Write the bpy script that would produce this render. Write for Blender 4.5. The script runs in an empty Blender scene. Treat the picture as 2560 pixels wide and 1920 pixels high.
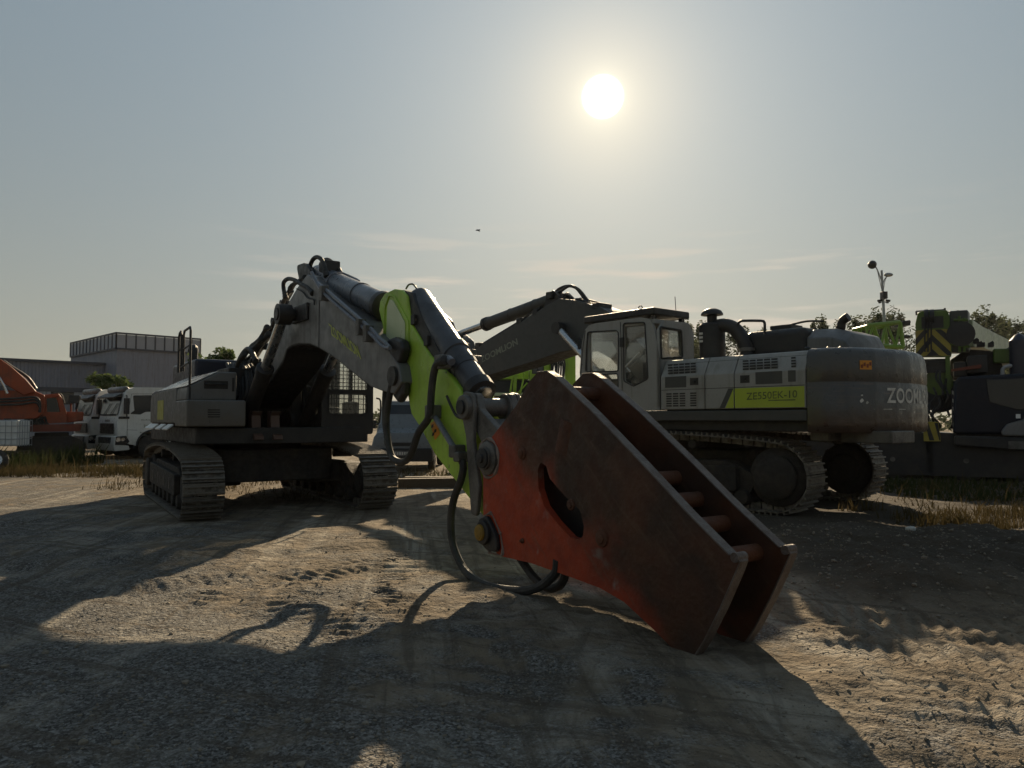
import bpy, math, random
import numpy as np
from mathutils import Vector, Matrix
from mathutils.geometry import tessellate_polygon

scene = bpy.context.scene
R = math.radians
# ---------------------------------------------------------------- camera
CAM_H, FPX = 1.65, 1900.0
PITCH = math.atan(88 / FPX)
cam_data = bpy.data.cameras.new('camera')
cam = bpy.data.objects.new('camera', cam_data)
scene.collection.objects.link(cam)
cam.location = (0, 0, CAM_H)
cam.rotation_euler = (math.pi / 2 + PITCH, 0, 0)
cam_data.sensor_width = 36
cam_data.lens = 36 * FPX / 2560
cam_data.clip_start = 0.05
cam_data.clip_end = 8000
scene.camera = cam
# ---------------------------------------------------------------- sun and sky
SUN_EL, SUN_AZ = R(23.2), R(6.94)            # azimuth measured from +Y towards +X
SUN_DIR = Vector((math.sin(SUN_AZ) * math.cos(SUN_EL), math.cos(SUN_AZ) * math.cos(SUN_EL), math.sin(SUN_EL)))
sun_data = bpy.data.lights.new('sun', 'SUN')
sun_data.energy = 5.0
sun_data.angle = R(0.6)
sun_data.color = (1.0, 0.79, 0.52)
sun = bpy.data.objects.new('sun', sun_data)
scene.collection.objects.link(sun)
sun.rotation_euler = (-SUN_DIR).to_track_quat('-Z', 'Y').to_euler()
world = bpy.data.worlds.new('World')
scene.world = world
world.use_nodes = True
scene.view_settings.view_transform = 'Standard'
scene.view_settings.look = 'None'
scene.view_settings.exposure = 0.6
scene.view_settings.gamma = 1.0


def build_world():
    nt = world.node_tree
    nt.nodes.clear()
    N, L = nt.nodes.new, nt.links.new

    def math_(op, a, b=None, c=None):
        n = N('ShaderNodeMath'); n.operation = op
        for i, x in enumerate((a, b, c)):
            if x is None: continue
            if isinstance(x, (int, float)): n.inputs[i].default_value = x
            else: L(x, n.inputs[i])
        return n.outputs[0]

    def mixc(f, a, b, mode='MIX'):
        n = N('ShaderNodeMix'); n.data_type = 'RGBA'; n.blend_type = mode
        for s, x in ((n.inputs[0], f), (n.inputs[6], a), (n.inputs[7], b)):
            if isinstance(x, (int, float)): s.default_value = x
            elif isinstance(x, tuple): s.default_value = (*x, 1)
            else: L(x, s)
        return n.outputs[2]
    tc = N('ShaderNodeTexCoord').outputs['Generated']
    sky = N('ShaderNodeTexSky')
    sky.sky_type = 'NISHITA'
    sky.sun_disc = False
    sky.sun_elevation = SUN_EL
    sky.sun_rotation = SUN_AZ
    sky.altitude = 50
    sky.air_density = 1.3
    sky.dust_density = 1.0
    sky.ozone_density = 1.5
    nrm = N('ShaderNodeVectorMath'); nrm.operation = 'NORMALIZE'; L(tc, nrm.inputs[0])
    dot = N('ShaderNodeVectorMath'); dot.operation = 'DOT_PRODUCT'
    L(nrm.outputs[0], dot.inputs[0]); dot.inputs[1].default_value = SUN_DIR
    ang = math_('MULTIPLY', math_('ARCCOSINE', math_('MINIMUM', dot.outputs['Value'], 0.9999999)), 180 / math.pi)
    sep = N('ShaderNodeSeparateXYZ'); L(nrm.outputs[0], sep.inputs[0])
    el = math_('MAXIMUM', sep.outputs[2], 0.0)
    # thick autumn haze: the Nishita sky seen through a milky layer, thickest at the horizon
    haze_f = math_('MULTIPLY', math_('EXPONENT', math_('MULTIPLY', el, -0.25)), HAZE_MIX[0])
    fwd = math_('MULTIPLY_ADD', math_('EXPONENT', math_('MULTIPLY', ang, -1 / 45.0)), HAZE_MIX[2], HAZE_MIX[1])
    hz = N('ShaderNodeVectorMath'); hz.operation = 'SCALE'
    hcol = mixc(math_('EXPONENT', math_('MULTIPLY', el, -4.0)), HAZE_HI, HAZE_LO)
    L(hcol, hz.inputs[0]); L(fwd, hz.inputs['Scale'])
    base = mixc(haze_f, sky.outputs[0], hz.outputs[0])
    # aureole of forward-scattered light and the sun seen through it

    def glow(width, power, colour, amount):
        g = N('ShaderNodeVectorMath'); g.operation = 'SCALE'
        g.inputs[0].default_value = colour
        L(math_('MULTIPLY', math_('EXPONENT', math_('MULTIPLY', math_('POWER', math_('MULTIPLY', ang, 1.0 / width), power), -1.0)), amount), g.inputs['Scale'])
        return g.outputs[0]
    add = base
    for w, p, c, a in AUREOLE:
        add = mixc(1.0, add, glow(w, p, c, a), 'ADD')
    disc = N('ShaderNodeMapRange'); disc.interpolation_type = 'SMOOTHSTEP'
    L(ang, disc.inputs[0])
    for i, x in ((1, 1.0), (2, 1.55), (3, 40.0), (4, 0.0)): disc.inputs[i].default_value = x
    dv = N('ShaderNodeVectorMath'); dv.operation = 'SCALE'; dv.inputs[0].default_value = (1, 0.95, 0.82)
    L(disc.outputs[0], dv.inputs['Scale'])
    add = mixc(1.0, add, dv.outputs[0], 'ADD')
    # thin streaks of cirrus low over the yard
    mp = N('ShaderNodeMapping'); mp.inputs['Scale'].default_value = (2.2, 2.2, 24.0); mp.inputs['Rotation'].default_value = (0.0, R(-9), 0)
    L(nrm.outputs[0], mp.inputs[0])
    nz = N('ShaderNodeTexNoise'); nz.inputs['Scale'].default_value = 2.3; nz.inputs['Detail'].default_value = 5
    L(mp.outputs[0], nz.inputs['Vector'])
    cr = N('ShaderNodeMapRange'); cr.interpolation_type = 'SMOOTHSTEP'; L(nz.outputs[0], cr.inputs[0])
    for i, x in ((1, 0.50), (2, 0.70), (3, 0.0), (4, 1.0)): cr.inputs[i].default_value = x
    band = N('ShaderNodeMapRange'); band.interpolation_type = 'SMOOTHSTEP'; L(sep.outputs[2], band.inputs[0])
    for i, x in ((1, 0.27), (2, 0.16), (3, 0.0), (4, 1.0)): band.inputs[i].default_value = x
    near = N('ShaderNodeMapRange'); near.interpolation_type = 'SMOOTHSTEP'; L(ang, near.inputs[0])
    for i, x in ((1, 34.0), (2, 17.0), (3, 0.0), (4, 1.0)): near.inputs[i].default_value = x
    cf = math_('MULTIPLY', math_('MULTIPLY', math_('MULTIPLY', cr.outputs[0], band.outputs[0]), near.outputs[0]), 0.8)
    final = mixc(cf, add, CIRRUS)
    bg = N('ShaderNodeBackground'); bg.inputs['Strength'].default_value = SKY_STRENGTH
    L(final, bg.inputs['Color'])
    out = N('ShaderNodeOutputWorld'); L(bg.outputs[0], out.inputs[0])


SKY_STRENGTH = 0.08
HAZE_MIX = (0.97, 0.57, 0.68)
HAZE_HI, HAZE_LO = (1.75, 2.38, 2.82), (3.95, 3.75, 2.95)
AUREOLE = ((0.75, 1.0, (1.0, 0.9, 0.6), 10.0), (5.0, 2.0, (1.0, 0.74, 0.34), 2.1), (13.0, 1.0, (1.0, 0.83, 0.55), 0.34))
CIRRUS = (6.0, 5.2, 4.3)
build_world()

# ================================================================ helpers
C = scene.collection
FW = Vector((0, math.cos(PITCH), math.sin(PITCH)))
UP = Vector((0, -math.sin(PITCH), math.cos(PITCH)))
CAMP = Vector((0, 0, CAM_H))


def seen_at(p):
    d = Vector(p) - CAMP; k = d.dot(FW); return 1280 + FPX * d.x / k, 960 - FPX * d.dot(UP) / k


def ray(px, py):
    return FW + Vector(((px - 1280) / FPX, 0, 0)) + UP * ((960 - py) / FPX)


def at(px, py, Y):
    """the point at distance Y (metres ahead) seen at a place of the survey photo"""
    r = ray(px, py)
    return CAMP + r * (Y / r.y)


class Frame:
    """a machine's own axes: u forward, v to its left, z up"""

    def __init__(s, ox, oy, fx, fy):
        s.O = Vector((ox, oy, 0)); s.f = Vector((fx, fy, 0)).normalized(); s.l = Vector((-s.f.y, s.f.x, 0))
        s.rot = math.atan2(s.f.y, s.f.x)

    def pv(s, px, py, v):
        r = ray(px, py); t = (v - s.l.dot(CAMP - s.O)) / s.l.dot(r); p = CAMP + r * t
        return (s.f.dot(p - s.O), p.z)

    def pv3(s, px, py, v):
        a = s.pv(px, py, v); return (a[0], v, a[1])

    def pu(s, px, py, u):
        r = ray(px, py); t = (u - s.f.dot(CAMP - s.O)) / s.f.dot(r); p = CAMP + r * t
        return (s.l.dot(p - s.O), p.z)

    def poly(s, pts, v):
        return [s.pv(x, y, v) for x, y in pts]

    def line(s, pts, v):
        return [s.pv3(x, y, v) for x, y in pts]


def fillet(pts, r, n=4):
    """round the corners of a closed 2D outline; r is one radius or one per corner"""
    out = []; m = len(pts)
    for i in range(m):
        rr = r[i] if isinstance(r, (list, tuple)) else r
        p = Vector(pts[i]); a = Vector(pts[i - 1]) - p; b = Vector(pts[(i + 1) % m]) - p
        if rr <= 0 or a.length < 1e-6 or b.length < 1e-6:
            out.append(tuple(p)); continue
        th = a.angle(b)
        if th > 3.1: out.append(tuple(p)); continue
        d = min(rr / math.tan(th / 2), a.length * .48, b.length * .48)
        q0 = p + a.normalized() * d; q1 = p + b.normalized() * d
        for k in range(n + 1):
            t = k / n
            out.append(tuple(q0 * (1 - t) ** 2 + p * 2 * t * (1 - t) + q1 * t * t))
    return out


def catmull(pts, n=6):
    P = [Vector(p) for p in pts]
    P = [P[0] * 2 - P[1]] + P + [P[-1] * 2 - P[-2]]
    out = []
    for i in range(1, len(P) - 2):
        for k in range(n):
            t = k / n; a, b, c, d = P[i - 1:i + 3]
            out.append(0.5 * (2 * b + (c - a) * t + (2 * a - 5 * b + 4 * c - d) * t * t + (3 * b - a - 3 * c + d) * t ** 3))
    out.append(P[-2]); return out


class MB:
    """collects shapes and links them as one mesh object"""

    def __init__(s): s.v = []; s.f = []

    def add(s, vs, fs):
        k = len(s.v); s.v += [tuple(x) for x in vs]; s.f += [tuple(i + k for i in f) for f in fs]; return s

    def box(s, lo, hi, M=None):
        (a, b, c), (d, e, f) = lo, hi
        vs = [Vector(p) for p in ((a, b, c), (d, b, c), (d, e, c), (a, e, c), (a, b, f), (d, b, f), (d, e, f), (a, e, f))]
        if M: vs = [M @ p for p in vs]
        return s.add(vs, [(0, 3, 2, 1), (4, 5, 6, 7), (0, 1, 5, 4), (1, 2, 6, 5), (2, 3, 7, 6), (3, 0, 4, 7)])

    def prism(s, poly, c0, c1, axis='v', holes=()):
        """outline in (u,z) pushed along v; axis 'u': (v,z) along u; axis 'z': (u,v) along z"""
        f3 = {'v': lambda p, c: (p[0], c, p[1]), 'u': lambda p, c: (c, p[0], p[1]), 'z': lambda p, c: (p[0], p[1], c)}[axis]
        loops = [list(poly)] + [list(h) for h in holes]
        flat = [p for l in loops for p in l]; n = len(flat)
        vs = [f3(p, c0) for p in flat] + [f3(p, c1) for p in flat]
        fs = []
        if holes:
            tris = tessellate_polygon([[Vector((p[0], p[1], 0)) for p in l] for l in loops])
            fs += [tuple(t) for t in tris] + [tuple(i + n for i in reversed(t)) for t in tris]
        else:
            fs += [tuple(range(n)), tuple(range(2 * n - 1, n - 1, -1))]
        k = 0
        for l in loops:
            m = len(l)
            for i in range(m):
                j = (i + 1) % m; fs.append((k + i, k + n + i, k + n + j, k + j))
            k += m
        return s.add(vs, fs)

    def ring(s, c, d, r, n, e=None):
        d = Vector(d).normalized()
        if e is None:
            e = d.orthogonal().normalized()
        g = d.cross(e)
        return [Vector(c) + e * (r * math.cos(2 * math.pi * i / n)) + g * (r * math.sin(2 * math.pi * i / n)) for i in range(n)]

    def skin(s, rings, caps=True, closed=False):
        n = len(rings[0]); vs = [p for r in rings for p in r]; fs = []
        m = len(rings)
        for a in range(m if closed else m - 1):
            b = (a + 1) % m
            for i in range(n):
                j = (i + 1) % n; fs.append((a * n + i, a * n + j, b * n + j, b * n + i))
        if caps and not closed: fs += [tuple(range(n - 1, -1, -1)), tuple((m - 1) * n + i for i in range(n))]
        return s.add(vs, fs)

    def cyl(s, p0, p1, r, r1=None, n=20):
        p0, p1 = Vector(p0), Vector(p1); d = p1 - p0; e = d.orthogonal().normalized()
        return s.skin([s.ring(p0, d, r, n, e), s.ring(p1, d, r if r1 is None else r1, n, e)])

    def lathe(s, p0, d, prof, n=24):
        """prof: (distance along d, radius)"""
        p0, d = Vector(p0), Vector(d).normalized(); e = d.orthogonal().normalized()
        return s.skin([s.ring(p0 + d * t, d, max(r, 1e-4), n, e) for t, r in prof])

    def tube(s, pts, r, n=8, smooth=0, closed=False):
        P = catmull(pts, smooth) if smooth else [Vector(p) for p in pts]
        rings = []; e = None
        for i, p in enumerate(P):
            d = (P[min(i + 1, len(P) - 1)] - P[max(i - 1, 0)])
            if d.length < 1e-9: d = Vector((0, 0, 1))
            d.normalize()
            if e is None: e = d.orthogonal().normalized()
            e = (e - d * e.dot(d))
            if e.length < 1e-6: e = d.orthogonal()
            e.normalize()
            rr = r(i / (len(P) - 1)) if callable(r) else r
            rings.append(s.ring(p, d, rr, n, e))
        return s.skin(rings)

    def loft(s, layers):
        return s.skin([[Vector(p) for p in l] for l in layers])

    def sphere(s, c, r, n=12, m=7, sq=(1, 1, 1)):
        c = Vector(c); rings = []
        for k in range(m):
            t = math.pi * (k + .02) / (m - 1 + .04)
            rings.append([c + Vector((r * math.sin(t) * math.cos(2 * math.pi * i / n) * sq[0], r * math.sin(t) * math.sin(2 * math.pi * i / n) * sq[1], -r * math.cos(t) * sq[2])) for i in range(n)])
        return s.skin(rings)

    def xf(s, M, start=0):
        s.v[start:] = [tuple(M @ Vector(p)) for p in s.v[start:]]; return s

    def build(s, name, mat, parent=None, bevel=0.0, seg=2, smooth=35, label=None, loc=None):
        me = bpy.data.meshes.new(name); me.from_pydata(s.v, [], s.f); me.validate(); me.update()
        import bmesh
        bm = bmesh.new(); bm.from_mesh(me); bmesh.ops.recalc_face_normals(bm, faces=bm.faces); bm.to_mesh(me); bm.free()
        if smooth:
            me.polygons.foreach_set('use_smooth', [True] * len(me.polygons))
            me.set_sharp_from_angle(angle=R(smooth))
        me.materials.append(mat)
        o = bpy.data.objects.new(name, me); C.objects.link(o)
        if parent: o.parent = parent
        if bevel:
            b = o.modifiers.new('bevel', 'BEVEL'); b.width = bevel; b.segments = seg; b.limit_method = 'ANGLE'; b.angle_limit = R(38)
            b.harden_normals = True; b.use_clamp_overlap = True
        if label: o['label'] = label
        if loc: o.location = loc
        return o


def split(mb, name, mat, parent, **kw):
    """every separate piece of mb as an object of its own"""
    up = list(range(len(mb.v)))

    def root_(i):
        while up[i] != i: up[i] = up[up[i]]; i = up[i]
        return i
    for f in mb.f:
        for i in f[1:]: up[root_(i)] = root_(f[0])
    by = {}
    for f in mb.f: by.setdefault(root_(f[0]), []).append(f)
    for fs in by.values():
        ids = sorted({i for f in fs for i in f}); k = {i: n for n, i in enumerate(ids)}
        m = MB(); m.v = [mb.v[i] for i in ids]; m.f = [tuple(k[i] for i in f) for f in fs]; m.build(name, mat, parent, **kw)


def tag(o, label=None, cat=None, group=None, kind=None):
    for k, x in (('label', label), ('category', cat), ('group', group), ('kind', kind)):
        if x: o[k] = x
    return o


def thing(name, loc, rz, label, cat, group=None):
    o = bpy.data.objects.new(name, None); o.empty_display_size = .3
    C.objects.link(o); o.location = loc; o.rotation_euler = (0, 0, rz)
    return tag(o, label, cat, group)


def copy_tree(o, parent=None):
    c = o.copy(); C.objects.link(c)
    if parent: c.parent = parent
    for ch in o.children: copy_tree(ch, c)
    return c


def text_mesh(string, height, bold=0.0, spacing=1.0, sx=1.0):
    """flat letters as (verts2d, faces), first letter's foot at the origin, capital height = height"""
    cu = bpy.data.curves.new('lettering', 'FONT'); cu.body = string; cu.size = 1.0; cu.offset = bold; cu.space_character = spacing
    cu.resolution_u = 3
    o = bpy.data.objects.new('lettering', cu); C.objects.link(o)
    dg = bpy.context.evaluated_depsgraph_get()
    me = bpy.data.meshes.new_from_object(o.evaluated_get(dg))
    vs = [(p.co.x, p.co.y) for p in me.vertices]; fs = [tuple(p.vertices) for p in me.polygons]
    bpy.data.objects.remove(o); bpy.data.curves.remove(cu); bpy.data.meshes.remove(me)
    x0 = min(p[0] for p in vs); y0 = min(p[1] for p in vs); y1 = max(p[1] for p in vs); k = height / (y1 - y0)
    return [((p[0] - x0) * k * sx, (p[1] - y0) * k) for p in vs], fs


# ================================================================ materials
def rgb(c): return (*c, 1.0)


def make_mat(name, col, rough=0.6, metal=0.0, dirt=(0.12, 0.10, 0.075), amount=0.35, scale=1.6, spec=0.4, bump=0.15,
             streak=0.0, low=None, grain=60.0, wear=None, scratch=None, chips=None):
    """painted or bare surface with blotchy grime, drips and fine grain, all in the object's own coordinates"""
    m = bpy.data.materials.new(name); m.use_nodes = True
    nt = m.node_tree; N, L = nt.nodes.new, nt.links.new
    b = nt.nodes['Principled BSDF']
    tc = N('ShaderNodeTexCoord').outputs['Object']

    def noise(sc, det=5, vec=tc, dist=0.0, rough_=0.6):
        n = N('ShaderNodeTexNoise'); n.inputs['Scale'].default_value = sc; n.inputs['Detail'].default_value = det
        n.inputs['Distortion'].default_value = dist; n.inputs['Roughness'].default_value = rough_
        L(vec, n.inputs['Vector']); return n.outputs[0]

    def ramp(x, a, b_, lo=0.0, hi=1.0):
        n = N('ShaderNodeMapRange'); n.interpolation_type = 'SMOOTHSTEP'; L(x, n.inputs[0])
        for i, q in ((1, a), (2, b_), (3, lo), (4, hi)): n.inputs[i].default_value = q
        return n.outputs[0]

    def mth(op, a, b_):
        n = N('ShaderNodeMath'); n.operation = op
        for i, q in enumerate((a, b_)):
            if isinstance(q, (int, float)): n.inputs[i].default_value = q
            else: L(q, n.inputs[i])
        return n.outputs[0]

    def mix(f, a, b_):
        n = N('ShaderNodeMix'); n.data_type = 'RGBA'
        for s_, q in ((n.inputs[0], f), (n.inputs[6], a), (n.inputs[7], b_)):
            if isinstance(q, (int, float)): s_.default_value = q
            elif isinstance(q, tuple): s_.default_value = rgb(q)
            else: L(q, s_)
        return n.outputs[2]
    big = ramp(noise(scale, 8, dist=0.4), 0.42, 0.72)
    fine = ramp(noise(scale * 14, 4), 0.45, 0.75)
    f = mth('MULTIPLY', mth('ADD', mth('MULTIPLY', big, 0.75), mth('MULTIPLY', fine, 0.25)), amount)
    c = mix(f, col, dirt)
    if streak:
        mp = N('ShaderNodeMapping'); mp.inputs['Scale'].default_value = (7, 7, 0.5); L(tc, mp.inputs[0])
        c = mix(mth('MULTIPLY', ramp(noise(1.3, 5, mp.outputs[0]), 0.5, 0.72), streak), c, dirt)
    if low:                                        # mud splashed up from below: (height, softness, colour, amount)
        sp = N('ShaderNodeSeparateXYZ'); L(tc, sp.inputs[0])
        h = mth('ADD', sp.outputs[2], mth('MULTIPLY', mth('SUBTRACT', noise(3.0, 6), 0.5), low[1] * 2))
        c = mix(mth('MULTIPLY', ramp(h, low[0] - low[1], low[0] + low[1], 1.0, 0.0), low[3]), c, low[2])
    if wear:                                       # scuffed along ridges
        ge = N('ShaderNodeNewGeometry')
        w = mth('MULTIPLY', ramp(ge.outputs['Pointiness'], 0.52, 0.6), ramp(noise(9, 4), 0.35, 0.6))
        c = mix(mth('MULTIPLY', w, wear[1]), c, wear[0])
    if chips:                                      # knocked-off paint
        ch = mth('MULTIPLY', ramp(noise(15, 3, dist=.6), .655, .685), ramp(noise(1.3, 4), .45, .6))
        c = mix(mth('MULTIPLY', ch, chips[1]), c, chips[0])
    if scratch:                                    # long level scrapes from knocks: (colour, amount, below this height)
        mp = N('ShaderNodeMapping'); mp.inputs['Scale'].default_value = (.9, .9, 26); L(tc, mp.inputs[0])
        s1 = ramp(noise(1.6, 6, mp.outputs[0]), 0.56, 0.66)
        sp2 = N('ShaderNodeSeparateXYZ'); L(tc, sp2.inputs[0])
        s1 = mth('MULTIPLY', s1, ramp(sp2.outputs[2], scratch[2] - .05, scratch[2] + .05, 1.0, 0.12))
        c = mix(mth('MULTIPLY', mth('MULTIPLY', s1, ramp(noise(2.2, 4), .4, .6)), scratch[1]), c, scratch[0])
    L(c, b.inputs['Base Color'])
    L(ramp(noise(scale * 5, 4), 0.3, 0.7, max(0.05, rough - 0.12), min(1, rough + 0.14)), b.inputs['Roughness'])
    b.inputs['Metallic'].default_value = metal
    b.inputs['Specular IOR Level'].default_value = spec
    if bump:
        bp = N('ShaderNodeBump'); bp.inputs['Strength'].default_value = bump; bp.inputs['Distance'].default_value = 0.02
        L(mth('ADD', noise(grain, 3), mth('MULTIPLY', noise(scale * 4, 3), 1.5)), bp.inputs['Height']); L(bp.outputs[0], b.inputs['Normal'])
    return m


def glass_mat(name, tint=(0.97, 0.98, 0.97), gloss=0.12, dust=0.06):
    m = bpy.data.materials.new(name); m.use_nodes = True
    nt = m.node_tree; nt.nodes.clear(); N, L = nt.nodes.new, nt.links.new
    tr = N('ShaderNodeBsdfTransparent'); tr.inputs[0].default_value = rgb(tint)
    gl = N('ShaderNodeBsdfGlossy'); gl.inputs['Roughness'].default_value = 0.06; gl.inputs[0].default_value = (0.9, 0.9, 0.9, 1)
    df = N('ShaderNodeBsdfDiffuse'); df.inputs[0].default_value = (0.35, 0.34, 0.3, 1)
    no = N('ShaderNodeTexNoise'); no.inputs['Scale'].default_value = 5; no.inputs['Detail'].default_value = 6
    L(N('ShaderNodeTexCoord').outputs['Object'], no.inputs['Vector'])
    mr = N('ShaderNodeMapRange'); L(no.outputs[0], mr.inputs[0])
    for i, q in ((1, .3), (2, .75), (3, dust * .3), (4, dust * 2)): mr.inputs[i].default_value = q
    m1 = N('ShaderNodeMixShader'); L(mr.outputs[0], m1.inputs[0]); L(tr.outputs[0], m1.inputs[1]); L(df.outputs[0], m1.inputs[2])
    fr = N('ShaderNodeFresnel'); fr.inputs[0].default_value = 1.45
    ad = N('ShaderNodeMath'); ad.operation = 'MULTIPLY_ADD'; L(fr.outputs[0], ad.inputs[0]); ad.inputs[1].default_value = 0.45; ad.inputs[2].default_value = gloss * .3
    m2 = N('ShaderNodeMixShader'); L(ad.outputs[0], m2.inputs[0]); L(m1.outputs[0], m2.inputs[1]); L(gl.outputs[0], m2.inputs[2])
    o = N('ShaderNodeOutputMaterial'); L(m2.outputs[0], o.inputs[0]); return m


def leaf_mat(name, col, col2, trans=0.35):
    m = bpy.data.materials.new(name); m.use_nodes = True
    nt = m.node_tree; nt.nodes.clear(); N, L = nt.nodes.new, nt.links.new
    no = N('ShaderNodeTexNoise'); no.inputs['Scale'].default_value = 0.9; no.inputs['Detail'].default_value = 4
    L(N('ShaderNodeTexCoord').outputs['Object'], no.inputs['Vector'])
    mx = N('ShaderNodeMix'); mx.data_type = 'RGBA'; mx.inputs[6].default_value = rgb(col); mx.inputs[7].default_value = rgb(col2)
    mr = N('ShaderNodeMapRange'); L(no.outputs[0], mr.inputs[0]); mr.inputs[1].default_value = .35; mr.inputs[2].default_value = .65
    L(mr.outputs[0], mx.inputs[0])
    d = N('ShaderNodeBsdfDiffuse'); t = N('ShaderNodeBsdfTranslucent'); L(mx.outputs[2], d.inputs[0]); L(mx.outputs[2], t.inputs[0])
    ms = N('ShaderNodeMixShader'); ms.inputs[0].default_value = trans; L(d.outputs[0], ms.inputs[1]); L(t.outputs[0], ms.inputs[2])
    o = N('ShaderNodeOutputMaterial'); L(ms.outputs[0], o.inputs[0]); return m


MUD = (0.13, 0.105, 0.075)
M = {}
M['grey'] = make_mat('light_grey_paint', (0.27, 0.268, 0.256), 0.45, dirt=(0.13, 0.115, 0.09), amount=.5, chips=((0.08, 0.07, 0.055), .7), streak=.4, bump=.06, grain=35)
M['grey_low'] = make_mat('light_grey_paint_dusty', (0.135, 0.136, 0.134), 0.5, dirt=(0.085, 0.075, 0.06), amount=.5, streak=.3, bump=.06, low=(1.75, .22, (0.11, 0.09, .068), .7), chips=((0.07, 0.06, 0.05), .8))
M['boomgrey'] = make_mat('boom_grey_paint', (0.135, 0.135, 0.136), 0.42, dirt=(0.06, 0.055, 0.05), amount=.85, streak=.7, bump=.07, spec=.5, scale=1.1)
M['darkgrey'] = make_mat('dark_grey_paint', (0.055, 0.056, 0.056), 0.42, dirt=(0.10, 0.085, 0.065), amount=.45, bump=.08, streak=.25, low=(1.85, .18, (0.11, 0.055, 0.035), .75))
M['cwgrey'] = make_mat('dark_grey_scraped_counterweight', (0.055, 0.056, 0.056), 0.36, dirt=(0.085, 0.072, 0.055), amount=.5, bump=.3, grain=5, streak=.3, spec=.5, low=(1.78, .14, (0.05, 0.03, 0.02), .85), scratch=((0.15, 0.10, 0.07), .95, 2.2))
M['grouser'] = make_mat('worn_lit_grouser_steel', (0.15, 0.135, 0.115), 0.5, 0.3, dirt=(0.09, 0.07, 0.05), amount=.7, scale=6, bump=.3)  # worn steel, lightened further for the light the bars catch
M['warn'] = make_mat('warning_yellow', (0.30, 0.24, 0.03), 0.5, dirt=(0.12, 0.1, 0.03), amount=.6, scale=3, bump=.03)
M['gloss'] = make_mat('glossy_lit_shoulder', (0.42, 0.41, 0.385), 0.2, dirt=(0.3, 0.28, 0.22), amount=.3, spec=.7, bump=.02)  # paler than the side covers, their lit top put into the colour
M['vangrey'] = make_mat('pale_blue_grey_van', (0.15, 0.168, 0.18), 0.35, dirt=(0.10, 0.097, 0.09), amount=.4, bump=.02)
M['darkboom'] = make_mat('dark_boom_paint', (0.05, 0.052, 0.05), 0.5, dirt=(0.09, 0.08, 0.065), amount=.4, bump=.08)
M['black'] = make_mat('black_steel', (0.018, 0.018, 0.019), 0.5, dirt=(0.06, 0.05, 0.04), amount=.5, bump=.2)
M['blueblack'] = make_mat('blue_black_hood', (0.018, 0.021, 0.035), 0.4, dirt=(0.05, 0.05, 0.05), amount=.4, bump=.05)
M['hose'] = make_mat('black_rubber_hose', (0.022, 0.022, 0.022), 0.6, dirt=(0.09, 0.08, 0.065), amount=.55, scale=4, bump=.1)
M['cylgrey'] = make_mat('blue_grey_cylinder_paint', (0.13, 0.14, 0.165), 0.35, dirt=(0.05, 0.048, 0.045), amount=.55, bump=.05, spec=.5)
M['cyldark'] = make_mat('dark_cylinder_paint', (0.062, 0.067, 0.078), 0.42, dirt=(0.025, 0.022, 0.02), amount=.7, bump=.12, chips=((0.16, 0.15, 0.13), .6))
M['chrome'] = make_mat('chromed_rod', (0.55, 0.55, 0.55), 0.25, 1.0, dirt=(0.2, 0.18, 0.15), amount=.4, bump=.03)
M['steel'] = make_mat('worn_bare_steel', (0.13, 0.122, 0.11), 0.5, 0.2, dirt=(0.022, 0.02, 0.018), amount=.95, scale=3, bump=.3)
M['track'] = make_mat('muddy_track_steel', (0.05, 0.044, 0.038), 0.6, 0.2, dirt=(0.13, 0.10, 0.07), amount=.75, scale=5, bump=.3, wear=((0.22, 0.2, 0.17), .6))
M['under'] = make_mat('muddy_undercarriage', (0.022, 0.019, 0.017), 0.75, dirt=(0.06, 0.045, 0.032), amount=.75, scale=2.5, bump=.5)
M['greendark'] = make_mat('dark_lime_crane_paint', (0.085, 0.14, 0.02), 0.45, dirt=(0.05, 0.06, 0.03), amount=.6, scale=1.2, bump=.06, streak=.3)
M['green'] = make_mat('lime_green_paint', (0.34, 0.53, 0.05), 0.38, dirt=(0.10, 0.13, 0.03), amount=.5, scale=1.2, bump=.06, streak=.3, chips=((0.06, 0.055, 0.045), .9))
M['greenmid'] = make_mat('mid_green_lattice_paint', (0.15, 0.27, 0.035), 0.45, dirt=(0.07, 0.09, 0.03), amount=.6, scale=1.5, bump=.05)
M['palegreen'] = make_mat('pale_green_boom_paint', (0.30, 0.35, 0.20), 0.4, dirt=(0.14, 0.15, 0.09), amount=.6, streak=.3, bump=.05)
M['limepale'] = make_mat('pale_lime_paint', (0.50, 0.56, 0.34), 0.38, dirt=(0.4, 0.45, 0.26), amount=.5, bump=.04)
M['stripe'] = make_mat('yellow_green_decal', (0.36, 0.43, 0.035), 0.5, dirt=(0.22, 0.25, 0.06), amount=.5, bump=.03)
M['letter_y'] = make_mat('yellow_green_lettering', (0.46, 0.50, 0.10), 0.5, dirt=(0.16, 0.16, 0.08), amount=.4, scale=5, bump=.03)
M['letter_w'] = make_mat('worn_white_lettering', (0.62, 0.60, 0.55), 0.6, dirt=(0.12, 0.10, 0.08), amount=.8, scale=5, bump=.05)
M['letter_d'] = make_mat('dark_lettering', (0.06, 0.075, 0.03), 0.6, dirt=(0.25, 0.3, 0.06), amount=.6, scale=7, bump=0)
M['letter_g'] = make_mat('grey_green_lettering', (0.22, 0.24, 0.19), 0.6, dirt=(0.09, 0.09, 0.08), amount=.6, scale=5, bump=0)
M['yellow'] = make_mat('yellow_paint', (0.26, 0.15, 0.012), 0.5, dirt=(0.10, 0.06, 0.02), amount=.7, scale=6, bump=.05)
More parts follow.
